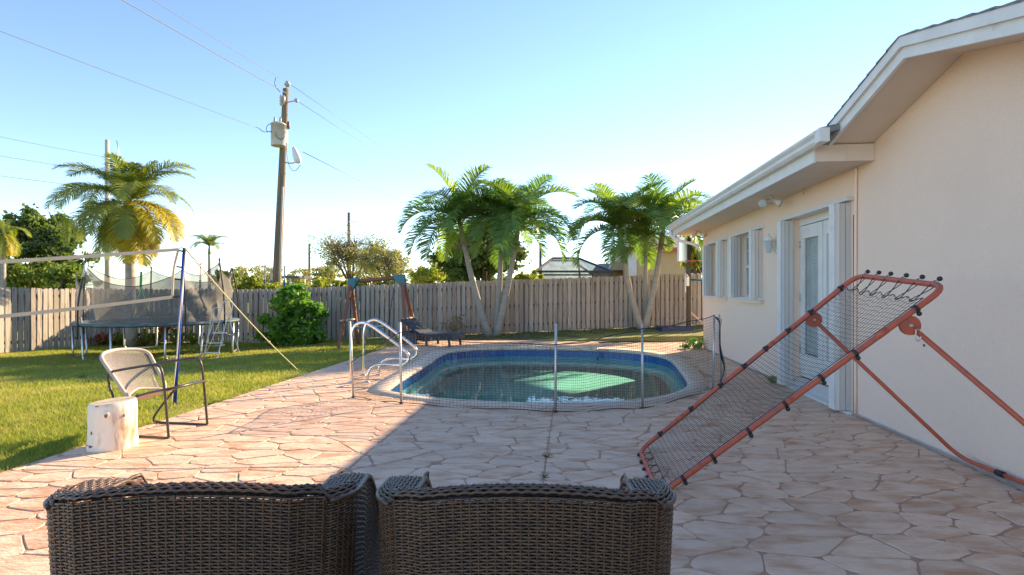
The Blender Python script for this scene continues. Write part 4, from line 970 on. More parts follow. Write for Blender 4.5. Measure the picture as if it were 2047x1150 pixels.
# ---- wooden swing set
sg = gz(-4.6, 14.8); S1, S2 = px(702, 563, 15.4), px(803, 555, 15.1)
sw = empty('swing_set', (S1.x, 15.3, sg), 'stained wooden swing frame with teal corner brackets near the handrails', 'swing')
m = MB(); m.tube([S1, S2], .055, 10); m.build('beam', M['swood'], sw)
for S, feet in ((S1, (pg(676, 699, sg), px(716, 676, 16.1))), (S2, (px(812, 676, 14.6), px(838, 668, 16.0)))):
    for f in feet:
        f = Vector((f.x, f.y, gz(f.x, f.y))); m = MB(); m.bar(f, lerp(f, S, .98), .085, .085, (0, 1, 0)); m.build('leg', M['swood'], sw)
    a, b = lerp(Vector((feet[0].x, feet[0].y, sg)), S, .42), lerp(Vector((feet[1].x, feet[1].y, sg)), S, .42)
    m = MB(); m.bar(a - (b - a) * .25, b, .04, .04); m.build('cross_brace', M['tape'], sw)
for S, s in ((S1, 1), (S2, -1)):
    m = MB(); d = (S2 - S1).normalized() * s; u = Vector((0, 0, 1)); P = [S - d * .09 + u * .08, S + d * .24 + u * .09, S + d * .22 - u * .02, S + d * .02 - u * .26, S - d * .10 - u * .24]
    for yy in (-.075, .07): m.add([p + Vector((0, yy, 0)) for p in P] + [p + Vector((0, yy + .008, 0)) for p in P], [tuple(range(5)), tuple(range(9, 4, -1))] + [(i, (i + 1) % 5, (i + 1) % 5 + 5, i + 5) for i in range(5)])
    m.build('bracket', M['teal'], sw)
sb = Vector((lerp(S1, S2, .45).x, 15.2, .35))
m = MB(); m.hexa([sb + Vector(p) for p in ((-.42, -.16, 0), (.42, -.16, .04), (.46, .16, .04), (-.46, .16, 0), (-.42, -.16, .035), (.42, -.16, .075), (.46, .18, .10), (-.46, .18, .06))])
seat_o = m.build('swing_seat', M['teal'], sw)
for x, y in ((710, 560), (790, 556)):
    m = MB(); a = px(x, y, 15.25); b = sb + Vector((-.4 if x < 750 else .4, 0, .05)); n = 26
    for k in range(n):
        p, q2 = lerp(a, b, k / n), lerp(a, b, (k + 1.25) / n); d = Vector((.012, 0, 0)) if k % 2 else Vector((0, .012, 0)); m.tube([p - d, q2 - d, q2 + d, p + d], .0055, 4, closed=True)
    m.build('chain', M['net'], seat_o)

# ---- dark wicker chaise longue
lg = empty('chaise_longue', (-2.15, 14.3, 0), 'dark wicker chaise longue with raised back beyond the pool', 'lounger')
ML = Matrix.Translation((-2.2, 14.3, 0)) @ Matrix.Rotation(R(-24), 4, 'Z') @ Matrix.Diagonal((.84, .95, .96, 1))
def slab(name, prof, y0, y1, th, mat=M['navy']):
    m = MB(); n = len(prof); V_ = [ML @ Vector((x, y, z + d)) for d in (0, -th) for y in (y0, y1) for x, z in prof]
    fs = [(i, i + 1, n + i + 1, n + i) for i in range(n - 1)] + [(2 * n + i, 3 * n + i, 3 * n + i + 1, 2 * n + i + 1) for i in range(n - 1)]
    fs += [(i, 2 * n + i, 2 * n + i + 1, i + 1) for i in range(n - 1)] + [(n + i, n + i + 1, 3 * n + i + 1, 3 * n + i) for i in range(n - 1)] + [(0, n, 3 * n, 2 * n), (n - 1, 3 * n - 1, 4 * n - 1, 2 * n - 1)]
    m.add(V_, fs); return m.build(name, mat, lg)
slab('backrest', [(-.72, .70), (-.5, .58), (-.25, .44), (-.02, .34)], -.33, .33, .06)
slab('seat', [(0, .34), (.25, .31), (.5, .33), (.85, .36), (1.05, .345), (1.12, .30)], -.33, .33, .09)
slab('side_box', [(-.72, .36), (-.45, .36), (-.12, .36)], -.36, -.33, .30); slab('side_box', [(-.72, .36), (-.45, .36), (-.12, .36)], .33, .36, .30)
slab('end_panel', [(-.74, .36), (-.70, .36)], -.33, .33, .33)
for x in (.15, .95):
    for y in (-.29, .29):
        m = MB(); m.bar(ML @ Vector((x, y, .27)), ML @ Vector((x + .04, y, 0)), .06, .05, (0, 1, 0)); m.build('leg', M['navy'], lg)

# ---- basketball stand by the house corner
bp_ = px(1376, 668, 17.0); bp_.z = bedz(bp_.x, bp_.y); bb = empty('basketball_stand', bp_, 'black basketball pole with small backboard at the far house corner', 'basketball hoop')
m = MB(); m.bar(bp_ + Vector((0, 0, .05)), px(1376, 470, 17), .11, .11, (0, 1, 0)); m.build('pole', M['black'], bb)
m = MB(); m.box(bp_ + Vector((-.42, .05, .07)), (.95, .62, .14)); m.build('base_tank', M['navyp'], bb)
m = MB(); m.box(px(1367, 500, 16.8), (.06, 1.1, .74), R(-35)); m.build('backboard', M['bglass'], bb)
m = MB(); c = px(1385, 522, 16.6); m.tube([c + Vector((.22 * math.cos(a), .22 * math.sin(a), 0)) for a in [6.283 * k / 20 for k in range(20)]], .012, 6, closed=True); m.build('rim', M['red'], bb)
m = MB(); m.tube(smooth_path([px(1370, 585, 16.9), px(1369, 553, 16.9), px(1373, 548, 16.9), px(1376, 556, 16.9)], 2), .018, 6); m.box(px(1374, 563, 16.88), (.09, .05, .28)); m.build('lift_handle', M['white'], bb)
m = MB(); m.tube([px(1379, 559, 16.9), px(1412, 561, 16.6)], .03, 8); m.build('teal_bar', M['teal'], bb)
m = MB(); m.bar(bp_ + Vector((.02, 0, .62)), bp_ + Vector((.55, .1, .16)), .04, .04); m.build('brace', M['tape'], bb)
# black edging hose on the far deck
m = MB(); m.tube(smooth_path([(2.3, 14.6, .03), (3.0, 14.9, .03), (3.8, 14.75, .03), (4.6, 15.0, .03), (5.0, 14.9, .03)], 2), .018, 6)
m.thing('garden_hose', M['black'], (3, 14.8, .01), 'black hose lying on the far deck near the house corner', 'hose')
# small floating thermometer cord on the far pool wall
m = MB(); m.tube(smooth_path([(2.05, 13.32, .02), (2.06, 13.24, -.04), (2.03, 13.1, -.19)], 1), .012, 6); m.lathe((2.03, 13.06, -.24), [(.02, 0), (.035, .03), (.03, .09), (.012, .11)], 10)
m.thing('pool_thermometer', M['teal'], (2.05, 13.3, .01), 'small teal float on a cord at the far pool wall', 'thermometer')
# ================================================================ BEYOND THE FENCE
def beam(m, a, b, w): m.bar(a, b, w, w)
# neighbour's screened pool cage
cg = empty('pool_cage', (2.4, 26, 0), 'dark framed screen enclosure rising behind the fence between the palms', 'pool cage')
def G(x, y, Y): return px(x, y, Y)
Y1, Y2 = 25.0, 31.0
z_e, z_t = 1.45 + (578 - 543) / F * Y1, 1.45 + (578 - 516) / F * 27
ps = {'a': Vector((1.05, Y1, z_e)), 'b': Vector((4.55, Y1, z_e)), 'c': Vector((4.55, Y2, z_e)), 'd': Vector((1.05, Y2, z_e)), 'e': Vector((2.0, 27, z_t)), 'f': Vector((3.25, 27, z_t)), 'g': Vector((3.25, 29.5, z_t)), 'h': Vector((2.0, 29.5, z_t))}
for k1, k2 in ('ab', 'bc', 'cd', 'da', 'ef', 'fg', 'gh', 'he', 'ae', 'bf', 'cg', 'dh'):
    m = MB(); beam(m, ps[k1], ps[k2], .09); m.build('frame_bar', M['cage'], cg)
for k in 'abcd':
    m = MB(); beam(m, Vector((ps[k].x, ps[k].y, 0)), ps[k], .09); m.build('frame_post', M['cage'], cg)
m = MB(); beam(m, Vector((3.25, Y1 + .05, 0)), ps['f'] + Vector((0, 0, -.02)), .08); beam(m, Vector((1.05, Y1, z_e - .45)), Vector((4.55, Y1, z_e - .45)), .11); m.build('frame_bar', M['cage'], cg)
for q4 in ('abfe', 'bcgf', 'cdhg', 'daeh', 'efgh'):
    m = MB(); m.add([ps[k] for k in q4], [(0, 1, 2, 3)]); m.build('screen', M['screen'], cg)
for k1, k2 in ('ab', 'bc', 'da', 'cd'):
    a, b = ps[k1], ps[k2]; m = MB(); m.add([(a.x, a.y, .1), (b.x, b.y, .1), (b.x, b.y, b.z), (a.x, a.y, a.z)], [(0, 1, 2, 3)]); m.build('screen', M['screen'], cg)
# neighbour's house
nh = empty('neighbour_house', (8, 30, 0), 'yellow house with low roof partly hidden by the right palms', 'house')
def wall_(x0, x1, ytop, Y, mat=M['nwall'], name='wall', dep=4):
    a = px(x0, ytop, Y); b = px(x1, ytop, Y); m = MB(); m.box(((a.x + b.x) / 2, Y + dep / 2, a.z / 2), (b.x - a.x, dep, a.z)); return m.build(name, mat, nh)
wall_(1258, 1400, 497, 27); wall_(1205, 1257.5, 543, 28.5)
m = MB(); a, b = px(1245, 497, 27), px(1415, 497, 27); c = px(1320, 470, 30)
m.hexa([(a.x, 26.6, a.z), (b.x, 26.6, b.z), (b.x + 2, 31.5, a.z), (a.x, 31.5, a.z), (a.x + .6, 28.5, a.z + .75), (b.x, 28.5, a.z + .75), (b.x, 29.5, a.z + .75), (a.x + .6, 29.5, a.z + .75)]); m.build('roof', M['nroof'], nh)
m = MB(); m.box(((a.x + b.x) / 2, 26.57, a.z - .06), (b.x - a.x, .05, .17)); m.build('fascia', M['red'], nh)
m = MB(); a, b = px(1200, 543, 28.2), px(1262, 543, 28.2); pk = px(1232, 522, 28.2)
m.hexa([(a.x, 28.0, a.z), (b.x - .4, 28.0, a.z), (b.x - .4, 32, a.z), (a.x, 32, a.z), (a.x + .1, 29, a.z + .45), (b.x - .4, 29, a.z + .45), (b.x - .4, 30, a.z + .45), (a.x + .1, 30, a.z + .45)]); m.build('porch_roof', M['nroof'], nh)
m = MB(); g1, g2, g3 = px(1216, 540, 27.9), px(1252, 540, 27.9), px(1233, 520, 27.9)
m.tube([g1, lerp(g1, g3, .5) + Vector((0, 0, .08)), g3, lerp(g3, g2, .5) + Vector((0, 0, .08)), g2], .07, 6); m.build('arched_trim', M['white'], nh)
m = MB(); m.add([g1, g2, g3] + [g + Vector((0, .2, 0)) for g in (g1, g2, g3)], [(0, 1, 2), (5, 4, 3), (0, 3, 4, 1), (1, 4, 5, 2), (2, 5, 3, 0)]); m.build('small_gable', M['nwall'], nh)
m = MB(); a = px(1263, 497, 26.95); m.box((a.x, 26.9, 1.7), (.4, .1, 3.3)); m.build('corner_trim', M['white'], nh)
w_ = MB(); a, b = px(1372, 532, 26.95), px(1405, 546, 26.95); w_.box(((a.x + b.x) / 2, 26.97, (a.z + b.z) / 2), (b.x - a.x, .06, a.z - b.z)); wo_ = w_.build('window', M['dark'], nh)
m = MB(); m.box(((a.x + b.x) / 2, 26.94, a.z + .06), (b.x - a.x + .2, .1, .1)); m.box(((a.x + b.x) / 2, 26.94, b.z - .06), (b.x - a.x + .2, .1, .1)); m.build('frame', M['white'], wo_)
# distant shed roof and thin posts left of the utility pole
m = MB(); a, b = px(562, 552, 60), px(598, 549, 60); m.box(((a.x + b.x) / 2, 62, a.z - .1), (b.x - a.x, 4, .22)); 
sh_ = empty('carport', (a.x, 62, 0), 'low flat carport roof far off beside the utility pole', 'carport'); m.build('roof', M['cage'], sh_)
for x in (a.x + .2, b.x - .2):
    m = MB(); m.box((x, 62, (a.z - .2) / 2), (.15, .15, a.z - .2)); m.build('post', M['white'], sh_)
for i, (x, y) in enumerate(((400, 528), (529, 532), (542, 538), (568, 533))):
    p = px(x, y, 40); m = MB(); m.tube([(p.x, 40, 0), p], .055, 8); lbl = ['thin pale lamp post seen through the trampoline net', 'slim pale lamp post just left of the utility pole', 'slim pale post with blue base next to the utility pole', 'slim pale post just right of the utility pole'][i]
    t = empty('lamp_post', (p.x, 40, 0), lbl, 'post', 'slim posts far behind the fence'); m.build('shaft', M['cpole'], t)
    m = MB(); m.box(p + Vector((.12, 0, .02)), (.28, .14, .07)); m.build('lamp_head', M['alu'], t)
    m = MB(); m.tube([(p.x, 39.98, .0), (p.x, 39.98, 2.1)], .075, 8); m.build('sleeve', M['teal'], t)

# ================================================================ POLES AND WIRES
UP0, UP1 = Vector(px(553, 560, 22)), px(571, 178, 22); UP0 = UP0 - (UP1 - UP0).normalized() * 2.2
up = empty('utility_pole', (UP0.x, 22, gz(-9, 19)), 'tall leaning wooden utility pole with transformer and street lamp', 'utility pole')
m = MB(); m.tube([UP0 + (UP1 - UP0) * (k / 8) for k in range(9)], [lerp(.185, .115, k / 8) for k in range(9)], 14); m.build('pole', M['pole'], up)
m = MB(); a, b = lerp(UP0, UP1, .12), lerp(UP0, UP1, .60); m.tube([a + Vector((.15, -.1, 0)), b + Vector((.11, -.1, 0))], .045, 8); m.build('conduit', M['cpole'], up)
def cyl(c, r, h, n=20): return [(r * .96, 0), (r, .02), (r, h - .04), (r * 1.06, h - .04), (r * 1.06, h), (r * .8, h + .05), (.02, h + .07)]
tcn = px(558, 293, 21.65); m = MB(); m.lathe((tcn.x - .02, 21.6, tcn.z), cyl(0, .275, .86), 22); tk = m.build('transformer', M['trans'], up)
for dx in (-.12, .1):
    m = MB(); m.lathe((tcn.x + dx - .02, 21.55, tcn.z + .88), [(.04, 0), (.055, .04), (.035, .07), (.055, .1), (.035, .13), (.05, .17), (.02, .25)], 10); m.build('bushing', M['porc'], tk)
m = MB(); m.box((tcn.x + .13, 21.85, tcn.z + .45), (.12, .3, .5)); m.build('mounting_bracket', M['galv'], tk)
m = MB(); tp = px(574, 168, 22); m.tube([UP1, tp], .02, 6); m.lathe((tp.x, tp.y, tp.z - .02), [(.05, -.1), (.13, -.02), (.13, .02), (.06, .05), (.08, .1), (.03, .14)], 12); m.build('top_insulator', M['porc'], up)
a = px(573, 205, 22); b = px(592, 201, 21.6); m = MB(); m.tube([a, b], .025, 6); m.lathe((b.x, b.y, b.z - .07), [(.05, 0), (.09, .03), (.05, .06), (.09, .09), (.05, .14)], 10); m.build('side_insulator', M['porc'], up)
a = px(564, 190, 21.75); m = MB(); m.lathe((a.x - .05, a.y, a.z - .42), [(.03, 0), (.07, .06), (.04, .12), (.07, .18), (.04, .24), (.07, .30), (.03, .42)], 10); m.lathe((a.x + .06, a.y, a.z - .38), [(.03, 0), (.05, .1), (.05, .3), (.03, .36)], 10); m.build('cutout_fuse', M['porc'], up)
a = px(576, 250, 21.8); m = MB(); m.lathe((a.x, a.y, a.z - .16), [(.04, 0), (.06, .05), (.06, .25), (.03, .3)], 10); m.build('arrester', M['swood'], up)
a, b = px(570, 325, 21.9), px(592, 324, 21.4); m = MB(); m.tube(smooth_path([a, px(582, 327, 21.6), b], 1), .028, 6); arm = m.build('lamp_arm', M['galv'], up)
c0, c1 = px(586, 294, 21.4), px(597, 326, 21.3); m = MB(); m.tube([c0, lerp(c0, c1, .15), lerp(c0, c1, .6), lerp(c0, c1, .92), c1], [.05, .09, .15, .13, .05], 12); m.build('street_lamp', M['alu'], up)
def loops(lst):
    m = MB()
    for L in lst: m.tube(smooth_path([px(x, y, Y) for x, y, Y in L], 2), .012, 5)
    m.build('jumper_wires', M['black'], up)
loops([[(551, 243, 21.5), (533, 250, 21.4), (531, 263, 21.4), (544, 264, 21.4), (560, 247, 21.5)], [(557, 250, 21.4), (548, 272, 21.3), (566, 282, 21.4), (572, 262, 21.6)], [(572, 285, 21.7), (575, 330, 21.5), (588, 346, 21.4), (600, 330, 21.3)], [(551, 155, 21.7), (547, 170, 21.7), (560, 185, 21.8)], [(545, 262, 21.4), (528, 265, 21.2), (519, 259, 21.0)]])
def wire(p, q, sag, label, r_=.009, n=24):
    m = MB(); m.tube([lerp(p, q, i / n) - Vector((0, 0, sag * 4 * (i / n) * (1 - i / n))) for i in range(n + 1)], r_, 5); o = m.thing('power_line', M['wire'], p, label, 'cable', 'overhead cables'); return o
def elevpt(x, y, z): Y = (z - CAMH) * F / (578 - y); return Vector(((x - 1023) / F * Y, Y, z))
def ext(a, b, t): return a + (b - a) * t
w1 = px(571, 186, 21.8); b_ = elevpt(250, 0, w1.z); wire(w1, ext(w1, b_, 2.2), .05, 'bright overhead cable running from the pole head to the top left', .013)
w2 = px(574, 165, 22); b_ = elevpt(310, 0, w2.z); wire(w2, ext(w2, b_, 2.2), .05, 'topmost overhead cable running up left from the pole insulator')
w3 = px(520, 258, 21); b_ = elevpt(0, 60, w3.z); wire(w3, ext(w3, b_, 1.8), .03, 'overhead cable running left from the transformer to the left edge')
FP = Vector((5.9, 110, 0))
wire(w2, FP + Vector((0, 0, w2.z + .2)), .5, 'topmost overhead cable running right from the utility pole behind the palms')
wire(px(592, 201, 21.6), FP + Vector((.6, 0, w2.z - .6)), .5, 'second overhead cable running right from the pole side insulator')
wire(px(605, 304, 21.5), FP + Vector((-.3, 0, 6.6)), .4, 'lower overhead cable running right from beside the street lamp', .014)
def pole2(x, ytop, Y, r_, label, mat, arms):
    p = px(x, ytop, Y); t = empty('utility_pole', (p.x, Y, -.3), label, 'utility pole'); m = MB(); m.tube([(p.x, Y, -.3), p], [r_ * 1.35, r_], 10); m.build('pole', mat, t)
    for x0, x1, y in arms:
        m = MB(); m.bar(px(x0, y, Y - .2), px(x1, y, Y - .2), .12, .12); m.build('cross_arm', M['galv'], t)
    return p
q1 = pole2(214, 280, 33, .115, 'pale concrete utility pole behind the queen palm', M['cpole'], ((216, 243, 322),))
m = MB(); m.tube([px(233, 281, 32.8), px(241, 325, 32.8)], .025, 5); m.thing('antenna_rod', M['galv'], px(241, 325, 32.8), 'thin slanting metal rod at the arm of the concrete pole', 'antenna')
q2 = pole2(697, 425, 65, .17, 'far wooden pole rising through the bare tree', M['pole'], ((697, 712, 444),))
q3 = pole2(618, 487, 109, .22, 'short far wooden pole left of the bare tree', M['pole'], ())
q4 = pole2(1080, 487, 110, .28, 'distant pole with cross arms between the left palms and the pool cage', M['cage'], ((1071, 1089, 503), (1071, 1089, 520)))
q5 = pole2(893, 490, 80, .2, 'far wooden pole behind the yellow-green tree', M['pole'], ())
for y0, yl, yr, nm in ((315, 272, 440, 'highest of the three faint cables crossing behind the queen palm'), (345, 310, 455, 'middle of the three faint cables crossing behind the queen palm'), (378, 350, 470, 'lowest of the three faint cables crossing behind the queen palm')):
    a = px(214, y0, 33); b = px(697, yr, 65); wire(a, b, .25, nm + ', right span', .012); c = elevpt(0, yl, a.z); wire(a, ext(a, c, 1.6), .05, nm + ', left span', .012)
a = px(618, 497, 109); wire(a, px(890, 500, 80), .3, 'faint far cable from the short pole to the right', .016); wire(a, px(380, 512, 100), .3, 'faint far cable from the short pole to the left', .016)
# ================================================================ VEGETATION
def frond_mesh(name, L, a0, a1, p, nl, ll, mat, seed, vee=.45, droop=.5, w=.03, rr=.013):
    q = random.Random(seed); n = 16; pts = [(0, 0)]; 
    for i in range(n):
        s = (i + .5) / n; a = a0 + (a1 - a0) * s ** p; pts.append((pts[-1][0] + L / n * math.cos(a), pts[-1][1] + L / n * math.sin(a)))
    def at(s):
        i = min(int(s * n), n - 1); f = s * n - i; a = a0 + (a1 - a0) * max(0, s) ** p
        return Vector((pts[i][0] + (pts[i + 1][0] - pts[i][0]) * f, 0, pts[i][1] + (pts[i + 1][1] - pts[i][1]) * f)), Vector((math.cos(a), 0, math.sin(a)))
    m = MB(); m.tube([(x, 0, z) for x, z in pts], [rr * (1 - .85 * i / n) for i in range(n + 1)], 5)
    for k in range(nl):
        s = .10 + .90 * (k + .5) / nl; c, t = at(s); up = Vector((-t.z, 0, t.x)); prof = math.sin(math.pi * min(1, .12 + s * .86)) ** .6
        for sd in (-1, 1):
            l_ = ll * prof * q.uniform(.85, 1.1); fw = .35 + .55 * s + q.uniform(-.1, .1)
            d = (Vector((0, sd, 0)) * 1.0 + t * fw + up * (vee + q.uniform(-.25, .25))).normalized(); g = Vector((0, 0, -1))
            e = (d * .55 + g * droop * q.uniform(.6, 1.3) + t * .2).normalized(); p1 = c + d * l_ * .5; p2 = p1 + (d * .6 + e * .7).normalized() * l_ * .5
            wv = (t - d * t.dot(d)).normalized() * w * (.8 + .4 * prof); up2 = up * .004
            m.add([c - wv * .35, c + wv * .35, p1 + wv * .5, p1 - wv * .5, p2], [(0, 1, 2, 3), (3, 2, 4)])
    return m.mesh(name, mat)
ad = {}
for k, (a0, a1, p) in enumerate(((75, 20, 1.3), (62, -40, 1.3), (48, -75, 1.1), (30, -88, .9), (12, -92, .7))):
    ad[k] = [frond_mesh('frond', 1.95 * (.9 if k in (0, 4) else 1), R(a0), R(a1), p, 62, .66, M['pfrond' if j == 0 else 'pfrond2'], k * 7 + j, .5, .75, .027) for j in (0, 1)]
def trunk_path(base, top, n=9, bow=.0):
    return [lerp(base, top, i / n) + Vector((bow * math.sin(math.pi * i / n), 0, 0)) for i in range(n + 1)]
def adonidia(base, top, label, r0, r1, seed, nf=13, sc=1.0, bow=0, fruit=True, group='christmas palms by the back fence'):
    t = empty('palm_tree', base, label, 'palm', group); q = random.Random(seed)
    P = trunk_path(base, top, 9, bow); m = MB(); V_ = []
    rad = [lerp(r0 * (1.35 if i == 0 else 1), r1, i / 9) for i in range(10)]
    m.tube(P, rad, 12)
    for i in range(1, 22):
        s = i / 22; p = lerp(base, top, s) + Vector((bow * math.sin(math.pi * s), 0, 0)); d = (top - base).normalized(); r_ = lerp(r0, r1, s) * 1.035; m.tube([p - d * .008, p + d * .008], r_, 12, False)
    m.build('trunk', M['ptrunk'], t)
    d = (P[-1] - P[-2]).normalized(); c1 = top + d * .62 * sc; m = MB(); m.tube([top, top + d * .12 * sc, top + d * .4 * sc, c1], [r1 * 1.25, r1 * 1.3, r1 * .85, r1 * .5], 12); m.build('crownshaft', M['shaft'], t)
    for k in range(nf):
        age = k / (nf - 1); v = 0 if age < .14 else 1 if age < .46 else 2 if age < .84 else 3; az = k * 2.39996 + q.uniform(-.35, .35) + seed
        o = link('frond', ad[v][q.randrange(3) == 0], t, c1 - d * (.02 + .10 * age) * sc - base, (q.uniform(-.15, .15), q.uniform(-.12, .12), az), (sc * q.uniform(.9, 1.08),) * 3)
    if fruit:
        m = MB()
        for k in range(46):
            a = q.uniform(0, 6.283); b = q.uniform(-.9, .5); l_ = q.uniform(.18, .42) * sc; dv = Vector((math.cos(a) * math.cos(b), math.sin(a) * math.cos(b), math.sin(b)))
            p1 = top + Vector((math.cos(a), math.sin(a), 0)) * r1 * 1.1; p2 = p1 + dv * l_ * .6; p3 = p2 + (dv + Vector((q.uniform(-.5, .5), q.uniform(-.5, .5), -.5))) * l_ * .45
            m.tube([p1, p2, p3], [.007, .005, .003], 4, False)
            m.tube([p2, p2 + Vector((q.uniform(-.1, .1), q.uniform(-.1, .1), -.08))], .004, 4, False)
        m.build('flower_stalks', M['fruit'], t)
def bpt(x, y, Y): p = px(x, y, Y); p.z = bedz(p.x, p.y) - .03; return p
Yl = 17.4
adonidia(bpt(978, 668, Yl), px(927, 486, Yl - .1), 'leaning palm at the left end of the left palm clump', .125, .075, 1, 20, 1.12, -.06)
adonidia(bpt(990, 668, Yl + .2), px(1001, 490, Yl + .3), 'slim upright palm in the middle of the left palm clump', .12, .07, 2, 18, 1.05, .03)
adonidia(bpt(992, 668, Yl), px(1030, 488, Yl), 'palm leaning right in the left palm clump', .12, .075, 3, 20, 1.14, .03)
Yr = 17.9
adonidia(bpt(1282, 657, Yr), px(1243, 498, Yr), 'palm leaning left in the right palm clump', .12, .075, 4, 19, 1.1, -.07)
adonidia(bpt(1289, 657, Yr + .2), px(1290, 512, Yr + .3), 'slim short palm in the middle of the right palm clump', .09, .055, 5, 11, .8, 0, False)
adonidia(bpt(1287, 657, Yr), px(1321, 490, Yr), 'palm leaning right in the right palm clump', .115, .075, 6, 19, 1.14, .05)
# queen palm at the left
qf = {}
for k, (a0, a1, p) in enumerate(((82, 40, 1.4), (66, -30, 1.5), (45, -72, 1.3), (15, -85, .9), (-25, -88, .6))):
    qf[k] = [frond_mesh('frond', (1.35, 2.3, 2.4, 2.1, 1.9)[k], R(a0), R(a1), p, 95, .62, M[nm], 90 + k * 3 + j, .15, .8, .022, .02) for j, nm in enumerate(('qfrond', 'yfrond'))]
def queen(base, top, label, seed, list_, sc=1, group=None):
    t = empty('palm_tree', base, label, 'palm', group); q = random.Random(seed); m = MB(); m.tube(trunk_path(base, top, 9), [lerp(.15, .10, i / 9) * sc for i in range(10)], 12); m.build('trunk', M['ptrunk'], t)
    m = MB(); m.tube([top, top + Vector((0, 0, .3 * sc)), top + Vector((0, 0, .75 * sc))], [.12 * sc, .10 * sc, .04 * sc], 10); m.build('crownshaft', M['shaft'], t)
    for v, az, yl, s in list_:
        link('frond', qf[v][yl], t, top + Vector((0, 0, .55 * sc)) - base, (q.uniform(-.1, .1), q.uniform(-.08, .08), R(az)), (s * sc,) * 3)
QY = 16.9; qb = px(262, 600, QY); qb.z = gz(qb.x, QY)
queen(qb, px(258, 448, QY), 'large queen palm with green and yellowing fronds behind the trampoline', 11,
      [(0, 60, 0, 1), (0, 190, 0, .95), (0, 320, 0, .9), (0, 130, 0, .8), (1, 178, 0, .95), (1, 3, 0, 1.0), (1, 215, 0, .9), (1, 100, 0, .8), (1, 300, 0, .7), (2, 200, 0, .95), (2, 160, 0, .9), (2, 340, 0, .85), (2, 250, 0, .7), (3, 185, 0, .9), (3, 225, 0, .85), (3, 330, 1, .95), (3, 300, 0, .9), (3, 15, 1, .9), (3, 150, 0, .8), (4, 280, 1, .85), (4, 320, 1, .95), (4, 350, 1, .9), (4, 210, 0, .8), (4, 255, 0, .85), (4, 5, 1, .8), (4, 130, 0, .8), (1, 150, 0, .95), (1, 30, 0, .9), (2, 20, 0, .8), (2, 180, 0, 1), (2, 300, 0, .9), (3, 200, 0, 1), (3, 270, 0, .9), (3, 0, 1, .9), (3, 345, 1, 1), (4, 300, 1, 1), (4, 180, 0, .9), (4, 235, 0, .95), (4, 335, 1, 1.05), (0, 250, 0, 1.05), (0, 20, 0, 1.05)], 1.1)
fb = px(418, 560, 42); fb.z = -.3
queen(fb, px(418, 508, 42), 'small distant palm above the trampoline net', 12, [(1, a * 51, 0, .75) for a in range(7)] + [(0, 40, 0, .8), (0, 200, 0, .8)] + [(2, a * 72 + 20, 0, .7) for a in range(5)], 1)
cbp = px(6, 560, 21); cbp.z = -.3
queen(cbp, px(6, 485, 21), 'pale yellow-green palm cut by the left edge of the picture', 13, [(4, a * 40, a % 3 == 0, .75) for a in range(9)] + [(2, a * 51 + 10, 0, .6) for a in range(7)] + [(0, 100, 0, .6), (0, 250, 0, .6)], .72)

def leaves(name, blobs, n, size, mat, parent, seed, shell=.55, aspect=.55, droop=0, zs=1.0):
    """n leaf faces spread over clumps inside the crown's blobs: (centre, radii, clumps)"""
    g = np.random.default_rng(seed); tot = sum(b[2] for b in blobs); C_, S_ = [], []
    for c, r_, k in blobs:
        d = g.normal(size=(k, 3)); d /= np.linalg.norm(d, axis=1)[:, None]; rad = shell + (1 - shell) * g.random(k) ** .5
        cc = np.array(c) + d * rad[:, None] * np.array(r_); C_.append(cc); S_.append(np.full(k, .30 * float(np.mean(r_)) * (18 / max(k, 4)) ** .33))
    C_ = np.concatenate(C_); S_ = np.concatenate(S_); ci = g.integers(0, len(C_), n)
    d = g.normal(size=(n, 3)) * .5; P = C_[ci] + d * S_[ci][:, None] * np.array((1, 1, .75))
    N_ = g.normal(size=(n, 3)) + np.array((0, 0, .7)); N_ /= np.linalg.norm(N_, axis=1)[:, None]
    T_ = np.cross(N_, g.normal(size=(n, 3))); T_ /= np.linalg.norm(T_, axis=1)[:, None]; T_[:, 2] -= droop; T_ /= np.linalg.norm(T_, axis=1)[:, None]
    B_ = np.cross(N_, T_); B_ /= np.linalg.norm(B_, axis=1)[:, None]; s = (size * (.6 + .8 * g.random(n)))[:, None]
    o = np.array(off(parent)) if parent else 0
    Q = np.stack([P - T_ * s, P + B_ * s * aspect - T_ * s * .1, P + T_ * s, P - B_ * s * aspect - T_ * s * .1], 1) - o
    ob = link(name, np_mesh(name, Q, np.arange(4 * n).reshape(-1, 4), mat), parent); return ob
def limbs(base, ends, r0, parent, name='trunk', mat=None, wig=.15, seed=1, forks=0):
    q = random.Random(seed); m = MB(); fork = base + Vector((0, 0, max(.3, min(e.z for e in ends) - base.z) * .45)); m.tube([base, lerp(base, fork, .5) + Vector((q.uniform(-.05, .05), 0, 0)), fork], [r0 * 1.2, r0, r0 * .85], 9)
    for e in ends:
        mid = lerp(fork, e, .5) + Vector((q.uniform(-wig, wig), q.uniform(-wig, wig), wig)); m.tube([fork - Vector((0, 0, .05)), mid, e], [r0 * .6, r0 * .35, r0 * .12], 6)
        for _ in range(forks):
            s = q.uniform(.3, .9); p = lerp(mid, e, s); L = (e - fork).length * q.uniform(.2, .5); dv = Vector((q.uniform(-1, 1), q.uniform(-1, 1), q.uniform(.0, .9))).normalized()
            p2 = p + dv * L * .5; p3 = p2 + (dv + Vector((q.uniform(-.5, .5), q.uniform(-.5, .5), q.uniform(-.2, .4)))) * L * .45; m.tube([p, p2, p3], [r0 * .16, r0 * .09, r0 * .03], 4, False)
    return m.build(name, mat or M['bark'], parent)
